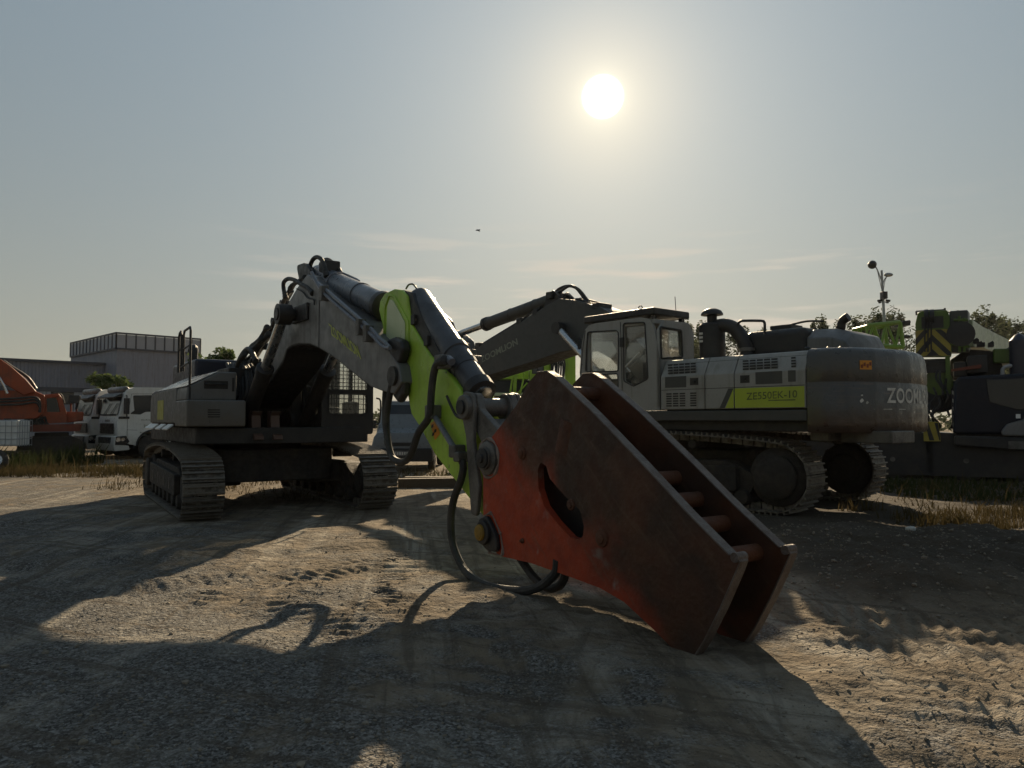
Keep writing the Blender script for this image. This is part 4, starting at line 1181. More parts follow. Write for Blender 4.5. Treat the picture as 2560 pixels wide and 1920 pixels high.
    for s in (-1, 1):
        m = MB(); o_ = s * .31
        m.prism(fillet([(c[0] - .16, c[1] + .05), (c[0] - .06, c[1] + .17), (c[0] + .10, c[1] + .15), (c[0] + .15, c[1]), (c[0] + .13, c[1] - .35), (e[0] + .10, e[1] + .2), (e[0] + .05, e[1] - .12), (e[0] - .06, e[1] - .1), (c[0] - .02, c[1] - .3)], .05), min(o_, o_ - s * .05), max(o_, o_ - s * .05))
        m.cyl((c[0], o_ - s * .04, c[1]), (c[0], o_ + s * .06, c[1]), .13, n=24)
        lk = m.build('tipping_link', M['steel'], root, bevel=.015)
        m = MB(); m.cyl((c[0], o_ + s * .05, c[1]), (c[0], o_ + s * .085, c[1]), .075, n=20); m.build('pin_cap', M['black'], lk)
    m = MB()
    for s in (-1, 1):
        lo, hi = sorted((s * .25, s * .17))
        m.prism(fillet([(a[0] - .17, a[1] + .02), (a[0] - .08, a[1] + .15), (a[0] + .1, a[1] + .15), (a[0] + .17, a[1] - .02), (b[0] + .26, b[1] + .18), (b[0] + .15, b[1] - .1), (b[0] - .05, b[1] - .14), (b[0] - .13, b[1] + .05)], .06), lo, hi)
        m.cyl((a[0], s * .15, a[1]), (a[0], s * .258, a[1]), .15, n=26)
    m.prism(fillet([(a[0] + .02, a[1] - .2), (a[0] + .17, a[1] - .12), (b[0] + .26, b[1] + .2), (b[0] + .1, b[1] + .05)], .03), -.165, .165)
    for k in range(3): m.box((b[0] + .16, -.14 + .12 * k, b[1] + .1), (b[0] + .27, -.10 + .12 * k, b[1] + .36))
    m.cyl((a[0], -.2, a[1]), (a[0], .2, a[1]), .1)
    bl = m.build('bucket_link', M['steel'], root, bevel=.015)
    # hoses hanging along the arm
    v = -.34
    hose(arm, F.line([(987, 925), (970, 1010), (966, 1067), (978, 1138), (1004, 1155), (1026, 1138), (1046, 1083), (1069, 1050), (1076, 1026), (1078, 985), (1085, 930), (1095, 908), (1111, 901)], v), .043)
    hose(arm, F.line([(974, 905), (962, 985), (962, 1060), (970, 1110)], -.28), .034)
    m = MB(); m.tube(F.line([(1080, 1032), (1100, 1062), (1142, 1132)], -.28), .034, 10, 3); m.tube(F.line([(1108, 912), (1120, 898), (1130, 905)], -.28), .045, 10, 3); split(m, 'steel_pipe', M['cylgrey'], arm)
    m = MB()
    for px, py, q in ((1080, 1030, .08), (1140, 1128, .07), (1150, 1142, .055), (1104, 905, .08)):
        c = F.pv(px, py, -.29); m.box((c[0] - q, -.35, c[1] - q), (c[0] + q, -.20, c[1] + q))
    split(m, 'hose_coupling', M['steel'], arm, bevel=.02)
    m = MB(); m.tube(F.line([(1117, 990), (1130, 1020), (1142, 1040), (1160, 1047)], -.25), .016, 7, 5); m.build('grease_line', M['black'], arm)
    hose(root, F.line([(1150, 1142), (1158, 1165), (1152, 1200), (1134, 1250), (1127, 1300), (1132, 1360), (1155, 1415), (1190, 1450), (1240, 1470), (1300, 1477), (1342, 1470), (1370, 1452), (1390, 1430), (1394, 1400)], -.28), .042, 'breaker_hose')
    hose(root, F.line([(1300, 1395), (1317, 1420), (1338, 1447), (1370, 1470), (1396, 1466), (1411, 1445), (1416, 1410)], -.08), .04, 'breaker_hose')
    m = MB()
    for v_, vv in ((-.92, 0), (-.80, 0)): pass
    m.prism(F.poly([(966, 850), (984, 842), (1003, 850), (1008, 872), (1000, 900), (990, 918), (978, 905), (968, 882)], -.34), -.35, -.22); m.prism(fillet(F.poly([(980, 935), (998, 925), (1010, 950), (1008, 985), (995, 1008), (982, 990)], -.32), .05), -.33, -.22)
    m.build('hose_bracket', M['black'], arm, bevel=.04)

    # breaker bracket -------------------------------------------------------------
    px_ = [(1232, 1090), (1290, 1015), (1322, 955), (1343, 932), (1368, 930), (1390, 945), (1480, 1030), (1600, 1155), (1720, 1285), (1822, 1388), (1843, 1390), (1849, 1406), (1838, 1432), (1800, 1520), (1760, 1600), (1735, 1640),
           (1692, 1632), (1630, 1570), (1560, 1505), (1500, 1470), (1422, 1441), (1325, 1407), (1250, 1390), (1220, 1362), (1208, 1322), (1208, 1130)]
    near = F.poly(px_, -.30); near_r = fillet(near, .045, 3)
    slot = fillet(F.poly([(1344, 1172), (1352, 1156), (1366, 1166), (1374, 1196), (1412, 1240), (1450, 1276), (1460, 1315), (1457, 1342), (1444, 1349), (1426, 1343), (1390, 1305), (1360, 1265), (1346, 1222)], -.30), .03)
    m = MB(); m.prism([(9.62, 1.30), (10.1, 1.52), (12.0, .36), (11.78, .20), (11.2, .32), (10.4, .45), (9.7, .52), (9.5, .9)], -.06, .06)
    bk = m.build('breaker_bracket', M['black'], root, bevel=.02, label='red and rust brown breaker bracket of two thick plates')
    for s, hole in ((-1, [slot]), (1, [slot])):
        lo, hi = sorted((s * .30, s * .23)); m = MB(); m.prism(near_r, lo, hi, holes=hole); m.build('side_plate', M['breaker'], bk, smooth=0)
    for s in (-1, 1):
        q = Vector(near[16 - 1]); m = MB(); lo, hi = sorted((s * .315, s * .215)); m.cyl((near[10][0] - .012, lo, near[10][1] - .012), (near[10][0] - .012, hi, near[10][1] - .012), .034, n=16); m.build('corner_bead', M['breakeredge'], bk)
        m = MB(); lo, hi = sorted((s * .308, s * .222)); k = near[3:16]
        for i in range(len(k) - 1):
            p, q = Vector(k[i]), Vector(k[i + 1]); d = (q - p).normalized(); n_ = Vector((-d.y, d.x))
            if i == 0: a0 = p + n_ * .012
            a1 = q + n_ * .012
            vs = []
            for w_ in (lo, hi): vs += [(p.x, w_, p.y), (q.x, w_, q.y), (a1.x, w_, a1.y), (a0.x, w_, a0.y)]
            m.add(vs, [(0, 1, 2, 3), (7, 6, 5, 4), (3, 2, 6, 7), (0, 4, 5, 1), (1, 5, 6, 2), (0, 3, 7, 4)]); a0 = a1
        m.build('plate_rim', M['breakeredge'], bk, bevel=.008)
    for px, py in ((1490, 985), (1690, 1195), (1745, 1248), (1810, 1308), (1890, 1380)):
        c = F.pv(px, py, .225); m = MB(); m.cyl((c[0], -.235, c[1]), (c[0], .235, c[1]), .062, n=18); m.build('cross_tube', M['breakerin'], bk)
    m = MB(); m.lathe((10.08, .05, 1.5), (-.1, 0, 1), ((0, .24), (.22, .24), (.24, .2), (.25, .13), (.36, .12), (.42, .06), (.43, .01)), 20); m.lathe((10.45, -.12, 1.35), (.3, 0, 1), ((0, .2), (.3, .2), (.32, .1)), 16); m.build('breaker_head', M['breakerin'], bk)
    c = F.pv(1222, 1145, -.30)
    m = MB(); m.cyl((c[0], -.37, c[1]), (c[0], .37, c[1]), .115, n=26); m.lathe((c[0], -.30, c[1]), (0, -1, 0), ((0, .17), (.03, .165), (.04, .14), (.045, .12)), 28); m.build('upper_pin', M['steel'], bk)
    def scuff(pts):
        m = MB(); k = [Vector((a_, -.302, b_)) for a_, b_ in pts]; m.tube(k + [k[0]], lambda t: .014 + .008 * math.sin(t * 37), 6); m.build('weld_bead', M['scuff'], bk)
    scuff([(c[0] + .185 * math.cos(t * .262) * 1.0, c[1] + .195 * math.sin(t * .262)) for t in range(24)])
    m = MB(); m.lathe((c[0], -.37, c[1]), (0, -1, 0), ((0, .1), (.02, .1), (.025, .05), (.045, .045), (.05, .01)), 20); m.build('pin_cap', M['black'], bk)
    c = F.pv(1222, 1330, -.30)
    m = MB(); m.cyl((c[0], -.39, c[1]), (c[0], .36, c[1]), .12, n=26); m.prism([(c[0] + q[0], c[1] + q[1]) for q in fillet([(-.13, .12), (.03, .17), (.19, .0), (.24, -.17), (.03, -.17), (-.12, -.1)], .08)], -.352, -.30); m.build('lower_pin_boss', M['black'], bk, bevel=.015)
    scuff(fillet([(c[0] + a_, c[1] + b_) for a_, b_ in [(-.09, .15), (.05, .2), (.22, .01), (.28, -.2), (.02, -.2), (-.1, -.13)]], .06))
    m = MB(); m.lathe((c[0] - .02, -.39, c[1] + .0), (0, -1, 0), ((0, .082), (.02, .078), (.024, .06), (.03, .055), (.032, .01)), 22); m.build('pin_cap', M['yellow'], bk)
    for px, py, rr in ((1505, 1345, .075), (1306, 1134, .06), (1307, 1352, .025), (1428, 1262, .05)):
        c = F.pv(px, py, -.30); m = MB(); m.lathe((c[0], -.30, c[1]), (0, -1, 0), ((0, rr), (.012, rr * .95), (.018, rr * .6), (.03, rr * .55), (.034, .005)), 16); m.build('bolt', M['breakerin'], bk)

    # cab with mesh guards ----------------------------------------------------------
    m = MB()
    fr = fillet([(.64, 1.36), (1.68, 1.36), (1.68, 3.02), (1.55, 3.2), (.78, 3.2), (.64, 3.05)], .06)
    w1 = fillet([(.76, 2.22), (1.56, 2.22), (1.56, 2.95), (1.48, 3.06), (.84, 3.06), (.76, 2.95)], .04); w2 = fillet([(.79, 1.76), (1.54, 1.76), (1.54, 2.12), (.79, 2.12)], .06)
    m.prism(fr, 1.84, 1.90, 'u', [w1, w2])
    m.prism(fr, -.1, -.04, 'u', [fillet([(.8, 2.1), (1.54, 2.1), (1.54, 3.0), (.8, 3.0)], .08)])
    side = [(-.04, 1.36), (1.84, 1.36), (1.84, 3.12), (1.7, 3.2), (.02, 3.2), (-.04, 3.1)]
    for s, (lo, hi) in ((1, (1.62, 1.68)), (-1, (.64, .70))):
        m.prism(side, lo, hi, 'v', [fillet([(.85, 1.75), (1.72, 1.75), (1.72, 3.0), (.85, 3.05)], .08), fillet([(.08, 1.75), (.76, 1.75), (.76, 3.05), (.08, 3.0)], .08)])
    m.box((-.09, .66, 1.36), (1.85, 1.66, 1.42)); m.box((-.05, .70, 3.19), (1.85, 1.62, 3.26))
    cab = m.build('cab', M['black'], root, smooth=30)
    for nm, a in (('front_window', (1.865, .7, 1.72, 1.87, 1.62, 3.1)), ('rear_window', (-.075, .75, 2.05, -.07, 1.6, 3.05)), ('side_window', (.05, 1.648, 1.7, 1.8, 1.652, 3.08)), ('side_window', (.05, .668, 1.7, 1.8, .672, 3.08))):
        g = MB(); g.box(a[:3], a[3:]); g.build(nm, M['glass'], cab, smooth=0)
    m = MB(); mesh_guard(m, .74, 1.58, 2.2, 3.08, 1.93, .075, .012); mesh_guard(m, .77, 1.56, 1.74, 2.14, 1.93, .095, .013); m.build('window_guard', M['black'], cab, smooth=0)
    m = MB(); m.box((.3, .85, 1.42), (.85, 1.4, 1.9)); m.box((.25, .88, 1.9), (.42, 1.38, 2.6)); m.box((.28, 1.0, 2.6), (.38, 1.26, 2.82)); m.cyl((1.3, .95, 1.42), (1.15, .95, 2.1), .04); m.box((.9, 1.42, 1.42), (1.5, 1.56, 2.0)); m.build('operator_seat', M['plastic'], cab, bevel=.05)
    m = MB(); m.tube([(1.95, 1.70, 1.55), (1.98, 1.78, 1.6), (1.98, 1.80, 2.0), (1.95, 1.72, 2.06)], .018, 8, 3); m.build('grab_handle', M['black'], cab)
    return root


build_left_excavator()


def cw_outline():
    half = [(-3.2, 1.64), (-3.5, 1.60), (-3.76, 1.38), (-3.95, .95), (-4.05, .45), (-4.08, 0)]
    return half + [(u, -v) for u, v in half[-2::-1]]


def build_right_excavator():
    F = B; dl = R(6)
    root = thing('crawler_excavator', F.O, F.rot, 'light grey crawler excavator seen from behind with dark counterweight and yellow green side stripe', 'excavator')
    undercarriage(root, dl)
    crawler(root, -1.80, -1.12, -1, dl, .55, 2.36, 1.28, .10); crawler(root, 1.12, 1.80, 1, dl, .55, 2.36, 1.28, .10)
    m = MB(); m.prism(fillet([(-3.2, -1.5), (1.6, -1.5), (1.6, 1.5), (-3.2, 1.5)], .1), 1.45, 1.66, 'z'); m.build('upper_frame', M['black'], root, bevel=.02)
    m = MB(); m.box((-3.19, 1.30, 1.62), (1.6, 1.66, 1.80)); m.box((-3.19, -1.66, 1.62), (1.6, -1.30, 1.80)); m.build('side_sill', M['darkboom'], root, bevel=.02)
    # engine house doors
    prof = lambda o: fillet([(1.55, 1.825), (1.665, 1.825), (1.665, 2.42), (1.50, 2.73), (.9, 2.79), (.9, 2.74), (1.47, 2.68), (1.61, 2.40)], [0, .02, .08, .06, 0, 0, 0, 0])
    m = MB(); m.box((-3.18, -1.55, 1.66), (-.4, 1.54, 2.66)); m.build('engine_house', M['black'], root)
    m = MB(); m.prism([(-1.6, 1.82), (-.9, 1.82), (-.9, 2.74), (-1.45, 2.7), (-1.6, 2.4)], -3.18, 1.2, 'u'); m.build('far_cover', M['grey'], root, bevel=.03)
    doors = []
    for a, b in ((-1.315, -.36), (-1.905, -1.33), (-3.185, -1.92)):
        m = MB(); m.prism(prof(0), a, b, 'u'); doors.append(m.build('engine_door', M['grey'], root, bevel=.008))
    m = MB(); m.box((-3.18, 1.60, 2.176), (-.37, 1.6675, 2.186)); m.build('door_seam', M['black'], root)

    def slots(par, u0, u1, z0, z1, nu, nz, v=1.668, gap=.25):
        m = MB(); du, dz = (u1 - u0) / nu, (z1 - z0) / nz
        for i in range(nu):
            for k in range(nz):
                m.box((u0 + du * (i + gap * .4), v - .01, z0 + dz * (k + .18)), (u0 + du * (i + 1 - gap * .4), v + .001, z0 + dz * (k + .80)))
        m.build('vent_grille', M['black'], par, smooth=0)
    slots(doors[0], -1.13, -.50, 2.46, 2.66, 5, 4, 1.648)
    m = MB()
    slots(doors[0], -.92, -.47, 1.87, 2.13, 3, 6); slots(doors[0], -1.16, -1.0, 1.87, 2.13, 1, 6)
    slots(doors[2], -2.72, -2.06, 2.46, 2.64, 5, 4, 1.648); slots(doors[2], -3.03, -2.94, 2.46, 2.64, 1, 4, 1.648)
    for par, a, b, c, d in ((doors[0], -.93, -.46, 2.22, 2.42), (doors[2], -2.80, -2.32, 2.22, 2.42), (doors[2], -3.03, -2.90, 2.24, 2.42)):
        m = MB(); m.box((a, 1.655, c), (b, 1.668, d)); m.build('mesh_screen', M['darkboom'], par)
    for par, a in ((doors[0], -1.10), (doors[2], -2.12)):
        m = MB(); m.box((a - .09, 1.655, 2.25), (a + .09, 1.667, 2.38)); m.cyl((a, 1.66, 2.31), (a, 1.69, 2.31), .025, n=12); m.build('door_latch', M['black'], par, bevel=.004)
    st = MB(); st.prism([(-3.17, 1.84), (-3.17, 2.165), (-1.925, 2.165), (-1.925, 1.84)], 1.664, 1.6685); st.build('stripe_decal', M['stripe'], doors[2], smooth=0)
    st = MB(); st.prism([(-1.90, 1.84), (-1.90, 2.165), (-1.74, 1.84)], 1.664, 1.6685); st.build('stripe_decal', M['stripe'], doors[1], smooth=0)
    st = MB(); st.prism([(-1.895, 2.172), (-1.70, 2.172), (-1.53, 1.835), (-1.72, 1.835)][::1] if False else [(-1.90, 2.168), (-1.80, 2.168), (-1.62, 1.835), (-1.72, 1.835)], 1.664, 1.6687); st.build('stripe_edge', M['darkboom'], doors[1], smooth=0)
    plate_text(F, 'ZE550EK-10', M['letter_d'], doors[2], 1.672, (1866, 1000), (1993, 994), (1866, 982), 1, bold=.006)
    st = MB(); st.box((-3.02, 1.665, 1.945), (-2.55, 1.671, 1.962)); st.build('small_print', M['letter_d'], doors[2], smooth=0)
    # counterweight
    o = cw_outline(); lay = []
    for z, k in ((1.44, .965), (1.49, .995), (1.60, 1), (2.20, 1), (2.215, .992), (2.23, .992), (2.245, 1), (2.46, 1), (2.60, .985), (2.68, .965), (2.73, .935), (2.76, .885), (2.77, .8), (2.771, .4)):
        lay.append([(-3.2 + (u + 3.2) * k, v * (k if abs(v) < 1.63 else min(1, k + .02)), z) for u, v in o])
    sm = []
    for l in lay:
        z = l[0][2]; pts = [(p[0], p[1]) for p in l]; sm.append([(p[0], p[1], z) for p in fillet(pts, [.0] + [.35] * (len(pts) - 2) + [.0], 4)])
    m = MB(); m.loft(sm); cw = m.build('counterweight', M['cwgrey'], root, smooth=40)
    ol = [Vector(p) for p in fillet(o, [.0] + [.35] * (len(o) - 2) + [.0], 4)]

    def wrap(s, off=.006):
        """point on the counterweight outline at arc length s from its left front edge"""
        for i in range(len(ol) - 1):
            d = (ol[i + 1] - ol[i]).length
            if s <= d:
                t = (ol[i + 1] - ol[i]).normalized(); n_ = Vector((-t.y, t.x)); n_ = n_ if n_.dot(ol[i] - Vector((-3.2, 0))) > 0 else -n_
                return ol[i] + t * s + n_ * off
            s -= d
        return ol[-1]
    vs, fs = text_mesh('ZOOMLION', .24, .02, 1.04)
    import bmesh
    bm = bmesh.new()
    vv = [bm.verts.new((x, y, 0)) for x, y in vs]
    for f in fs:
        try: bm.faces.new([vv[i] for i in f])
        except ValueError: pass
    for k in range(1, 60):
        bmesh.ops.bisect_plane(bm, geom=bm.verts[:] + bm.edges[:] + bm.faces[:], plane_co=(k * .045, 0, 0), plane_no=(1, 0, 0))
    wpx = lambda s, z: seen_at(F.O + F.f * wrap(s).x + F.l * wrap(s).y + Vector((0, 0, z)))[0]
    find = lambda px, z: min((k * .01 for k in range(300)), key=lambda s: abs(wpx(s, z) - px))
    s0 = find(2217, 2.0)
    m = MB(); bm.verts.ensure_lookup_table(); bm.verts.index_update()
    q = []
    for p in bm.verts:
        w_ = wrap(s0 + p.co.x); q.append((w_.x, w_.y, 1.90 + p.co.y))
    m.add(q, [[x.index for x in f.verts] for f in bm.faces]); bm.free(); m.build('lettering', M['letter_w'], cw, smooth=0)
    m = MB(); k0, k1 = find(2149, 2.45), find(2179, 2.45); a = [wrap(s) for s in (k0, (k0 + k1) / 2, k1)]
    m.add([(p.x, p.y, 2.41) for p in a] + [(p.x, p.y, 2.55) for p in a], [(0, 1, 4, 3), (1, 2, 5, 4)]); m.build('orange_sticker', M['orange'], cw, smooth=0)
    m = MB()
    for s_, z_ in ((.08, 2.43), (.3, 2.46), (.55, 2.44), (.78, 2.47)):
        s_ = k0 + (k1 - k0) * s_; a, b = wrap(s_, .009), wrap(s_ + .04, .009); m.add([(a.x, a.y, z_), (b.x, b.y, z_), (b.x, b.y, z_ + .06), (a.x, a.y, z_ + .05)], [(0, 1, 2, 3)])
    m.build('sticker_mark', M['redrust'], cw, smooth=0)
    m = MB()
    for s_, z_, w_, h_ in ((find(2150, 1.9), 1.90, .07, .07), (find(2165, 1.9), 1.88, .05, .05), (find(2152, 2.0), 2.0, .04, .03), (s0 - .3, 1.80, 1.1, .012)):
        k = [wrap(s_ + w_ * t, .004) for t in (0, .3, .6, 1)]
        m.add([(p.x, p.y, z_ + h_ * e) for p, e in zip(k, (.2, 0, .1, .4))] + [(p.x, p.y, z_ + h_ * e) for p, e in zip(k, (.5, .8, 1, .6))], [(i, i + 1, i + 5, i + 4) for i in range(3)])
    m.build('scraped_patch', M['letter_w'], cw, smooth=0)
    m = MB(); m.box((-4.2, .2, 1.28), (-3.4, 1.0, 1.47)); m.box((-3.3, -.9, 1.3), (-3.0, 1.2, 1.5)); m.build('belly_plate', M['steel'], root, bevel=.02)
    # hoods and stacks on the deck
    m = MB(); m.box((-2.72, -.75, 2.70), (-1.50, .78, 3.22)); m.build('engine_hood', M['black'], root, bevel=.14, seg=4)
    m = MB(); m.loft([[(u, v * s, z) for v, z in ((-.7, 2.7), (-.7, t - .16), (-.5, t), (.5, t), (.72, t - .16), (.72, 2.7))] for u, t, s in ((-2.70, 3.18, 1), (-3.1, 3.16, 1), (-3.36, 3.07, .97), (-3.46, 2.9, .92))]); m.build('radiator_cover', M['boomgrey'], root, bevel=.03)
    p = lambda px, py, v=.25: F.pv3(px, py, v)
    m = MB(); m.tube([(-3.02, .25, 2.9), (-3.05, .25, 3.2), p(2103, 820), p(2104, 808), p(2110, 799), p(2121, 792)], lambda t: .068 + .008 * t, 14, 4); m.build('exhaust_stack', M['black'], root)
    m = MB()
    for a, z in ((-2.98, 2.80), (-3.35, 2.78), (-3.55, 2.77)): m.lathe((a, 1.2, 2.72), (0, 0, 1), ((0, .05), (z - 2.72, .05), (z - 2.70, .03)), 10)
    split(m, 'lifting_eye', M['black'], root)
    fx, fv = -.95, .9
    m = MB(); m.lathe((fx, fv, 2.72), (0, 0, 1), ((0, .24), (.05, .235), (.66, .235), (.70, .20), (.71, .09), (.84, .09), (.85, .20), (.88, .20), (.93, .17), (.97, .09), (.98, .01)), 30); ac = m.build('air_cleaner', M['black'], root)
    m = MB(); m.tube([(fx - .1, fv, 3.36), (fx - .28, fv - .02, 3.36), (fx - .45, fv - .05, 3.28), (fx - .58, fv - .08, 3.1), (fx - .66, fv - .1, 2.9), (fx - .68, fv - .1, 2.74)], .125, 16, 4); m.build('intake_pipe', M['black'], ac)
    m = MB(); m.lathe((fx - .67, fv - .1, 2.86), (0, 0, 1), ((0, .12), (.005, .145), (.06, .145), (.065, .12)), 20); m.build('pipe_clamp', M['steel'], ac)
    m = MB()
    for k in range(3): m.box((fx + .04 - .1 * 0, fv + .232, 3.2 - .07 * k), (fx + .12, fv + .238, 3.24 - .07 * k))
    m.build('cleaner_label', M['letter_w'], ac, smooth=0)
    m = MB(); m.tube(F.line([(1845, 840), (1845, 812), (1849, 805), (1858, 802), (1903, 802), (1910, 805), (1912, 812), (1912, 836)], .9), .024, 9, 2); m.build('handrail', M['black'], root)
    m = MB(); m.box((-2.35, .2, 3.2), (-1.95, .6, 3.3)); m.tube([(-2.3, .5, 3.3), (-2.6, .5, 3.33), (-2.9, .5, 3.3)], .02, 8, 3); m.build('top_cap', M['black'], root, bevel=.03)
    # cab
    V = 1.66
    side = [(1.62, 1.82)] + F.poly([(1449, 932), (1454, 862), (1462, 825), (1471, 814), (1488, 808), (1600, 793)], V) + [(-.12, 3.52), (-.22, 3.3), (-.33, 2.8), (-.33, 1.82)]
    h = [fillet(F.poly(q, V), .06) for q in ([(1469, 830), (1540, 826), (1546, 832), (1546, 928), (1464, 930)], [(1492, 937), (1545, 934), (1545, 990), (1508, 968)], [(1558, 808), (1612, 806), (1620, 947), (1584, 965), (1560, 953)])]
    m = MB(); m.prism(side, V - .06, V, 'v', h)
    far = [(1.55, 1.82), (1.55, 3.2), (1.4, 3.45), (-.12, 3.5), (-.33, 2.8), (-.33, 1.82)]
    m.prism(far, .62, .67, 'v', [fillet([(1.4, 2.2), (1.4, 3.1), (1.25, 3.32), (0.0, 3.36), (-.15, 2.9), (-.15, 2.2)], .08)])
    rw = fillet([F.pu(*q, -.33) for q in ((1650, 817), (1703, 826), (1706, 893), (1653, 896))], .04)
    m.prism(fillet([(.62, 1.82), (V, 1.82), (V, 3.3), (1.5, 3.5), (.78, 3.5), (.62, 3.3)], .05), -.33, -.27, 'u', [rw])
    m.prism([(.64, 1.82), (V - .02, 1.82), (V - .02, 3.42), (.64, 3.42)], 1.48, 1.54, 'u', [fillet([(.74, 2.0), (1.56, 2.0), (1.56, 3.3), (.74, 3.3)], .08)])
    m.box((-.2, .64, 3.44), (1.46, 1.63, 3.52)); m.box((-.28, .67, 1.82), (1.48, 1.6, 1.9))
    cab = m.build('cab', M['grey'], root, smooth=30)
    g = MB(); g.box((-.2, V - .045, 1.9), (1.5, V - .04, 3.42)); g.build('side_window', M['glass'], cab, smooth=0)
    g = MB(); g.box((-.305, .7, 2.3), (-.30, 1.62, 3.4)); g.build('rear_window', M['glass'], cab, smooth=0)
    g = MB(); g.box((1.50, .7, 1.95), (1.505, 1.6, 3.35)); g.build('windscreen', M['glass'], cab, smooth=0)
    g = MB(); g.box((-.2, .645, 2.1), (1.45, .65, 3.4)); g.build('side_window', M['glass'], cab, smooth=0)
    fr = MB()
    for q in h:
        k = [Vector((p_[0], V + .002, p_[1])) for p_ in q]; fr.tube(k + [k[0]], .014, 6)
    k = [Vector((-.332, p_[0], p_[1])) for p_ in rw]; fr.tube(k + [k[0]], .02, 6); fr.build('window_seal', M['black'], cab)
    dr = MB()
    for q in ([(1551, 805), (1554, 900), (1556, 1010)], [(1463, 826), (1456, 880), (1452, 935)]): dr.tube(F.line(q, V + .002), .008, 6)
    dr.build('door_gap', M['black'], cab)
    m = MB(); m.tube(F.line([(1451, 850), (1446, 845), (1446, 872), (1451, 868)], V + .04), .016, 8, 3); c = F.pv(1557, 856, V); m.box((c[0] - .04, V, c[1] - .09), (c[0] + .04, V + .05, c[1] + .09)); m.build('door_hinge', M['black'], cab)
    m = MB(); m.box((.25, .85, 1.9), (.8, 1.4, 2.3)); m.box((.2, .9, 2.3), (.34, 1.36, 2.75)); m.box((.6, 1.36, 1.9), (1.2, 1.52, 2.45)); m.cyl((1.1, 1.1, 1.9), (.95, 1.1, 2.6), .04); m.build('operator_seat', M['plastic'], cab, bevel=.05)
    m = MB(); m.tube(F.line([(1563, 917), (1580, 900), (1598, 881)], V + .03), .012, 7, 3); m.build('wiper', M['whitebit'], cab)
    m = MB(); m.prism(fillet([(-.22, .58), (1.62, .58), (1.62, 1.68), (-.22, 1.68)], .05), 3.60, 3.74, 'z'); ro = m.build('roof_guard', M['black'], root, bevel=.03)
    m = MB()
    for a in (-.1, 1.4):
        for b in (.7, 1.55): m.box((a - .04, b - .04, 3.5), (a + .04, b + .04, 3.605))
    split(m, 'guard_foot', M['black'], ro)
    m = MB(); c = F.pv3(1601, 771, 1.5); k = [(c[0] + .05 * math.cos(t * .5236), c[1], c[2] + .05 * math.sin(t * .5236)) for t in range(13)]; m.tube(k, .011, 6); m.build('lifting_eye', M['black'], ro)
    c = F.pv3(1690, 792, .75); m = MB(); m.tube([c, (c[0], c[1], c[2] + .1), (c[0] + .02, c[1], c[2] + .4)], lambda t: .02 if t < .3 else .007, 6); m.build('antenna', M['black'], root)
    # boom, rams and arm
    W = .36
    out = F.poly([(1176, 882), (1204, 862), (1310, 800), (1372, 760), (1398, 746), (1440, 750), (1500, 768)], W) + [(2.04, 3.98), (1.2, 3.2), (.2, 2.35), (.05, 2.0), (.3, 1.8), (.7, 1.95), (1.6, 2.75), (2.5, 3.18)] + F.poly([(1440, 874), (1400, 881), (1330, 905), (1230, 936), (1182, 953), (1160, 935), (1160, 900)], W)
    m = MB(); m.prism(out, -W, W); boom = m.build('boom', M['darkboom'], root, bevel=.02)
    plate_text(F, 'ZOOMLION', M['letter_g'], boom, W + .006, (1202, 908), (1295, 861), (1199, 893), 1, bold=.02)
    p0 = F.pv3(1402, 742, 0); p1 = F.pv3(1140, 838, 0)
    cy = cylinder(root, p0, p1, .165, .69, .09, M['darkboom'], 'arm_cylinder', bands=(.3, .62, .93))
    m = MB()
    for s in (-1, 1): m.prism(fillet([F.pv(1388, 738, 0), F.pv(1402, 728, 0), F.pv(1416, 742, 0), F.pv(1420, 775, 0), F.pv(1380, 775, 0)], .05), s * .2, s * .27)
    split(m, 'cylinder_bracket', M['black'], boom)
    for s in (-1, 1):
        c0, c1 = F.pv3(1395, 820, .53), F.pv3(1450, 884, .53)
        d = Vector((c1[0] - c0[0], 0, c1[2] - c0[2])); cyl2 = cylinder(root, (c0[0] + d.x * 3.6, s * .53, max(1.55, c0[2] + d.z * 3.6)), (c0[0], s * .53, c0[2]), .13, .5, .08, M['black'], 'boom_cylinder')
        m = MB(); m.cyl((c0[0], s * .42, c0[2]), (c0[0], s * .62, c0[2]), .14, n=22); m.build('rod_eye', M['black'], cyl2)
    for pts, v, r_ in (([(1355, 758), (1365, 745), (1383, 735), (1398, 722), (1418, 715), (1438, 719), (1452, 734), (1463, 752)], -.1, .035), ([(1362, 752), (1380, 742), (1402, 728), (1424, 715), (1444, 722), (1458, 736), (1470, 754)], .1, .035),
                       ([(1406, 746), (1412, 738), (1422, 738), (1428, 750)], .2, .016), ([(1430, 756), (1442, 748), (1460, 752), (1480, 762), (1530, 782)], .25, .03), ([(1440, 752), (1470, 756), (1500, 766), (1535, 784)], 0, .03), ([(1450, 748), (1480, 753), (1510, 764), (1545, 785)], -.2, .03)):
        hose(boom, F.line(pts, v), r_)
    m = MB(); m.tube(F.line([(1180, 880), (1205, 862), (1300, 808), (1330, 790), (1352, 768)], .3), .03, 8); m.tube(F.line([(1180, 876), (1300, 803), (1345, 772)], .1), .03, 8)
    m.build('steel_pipe', M['black'], boom)
    m = MB()
    for px, py in ((1204, 864), (1308, 803), (1348, 782), (1383, 738), (1500, 766)):
        c = F.pv(px, py, .2); m.box((c[0] - .1, -.1, c[1] - .1), (c[0] + .1, .36, c[1] + .07))
    split(m, 'pipe_clamp', M['black'], boom, bevel=.02)
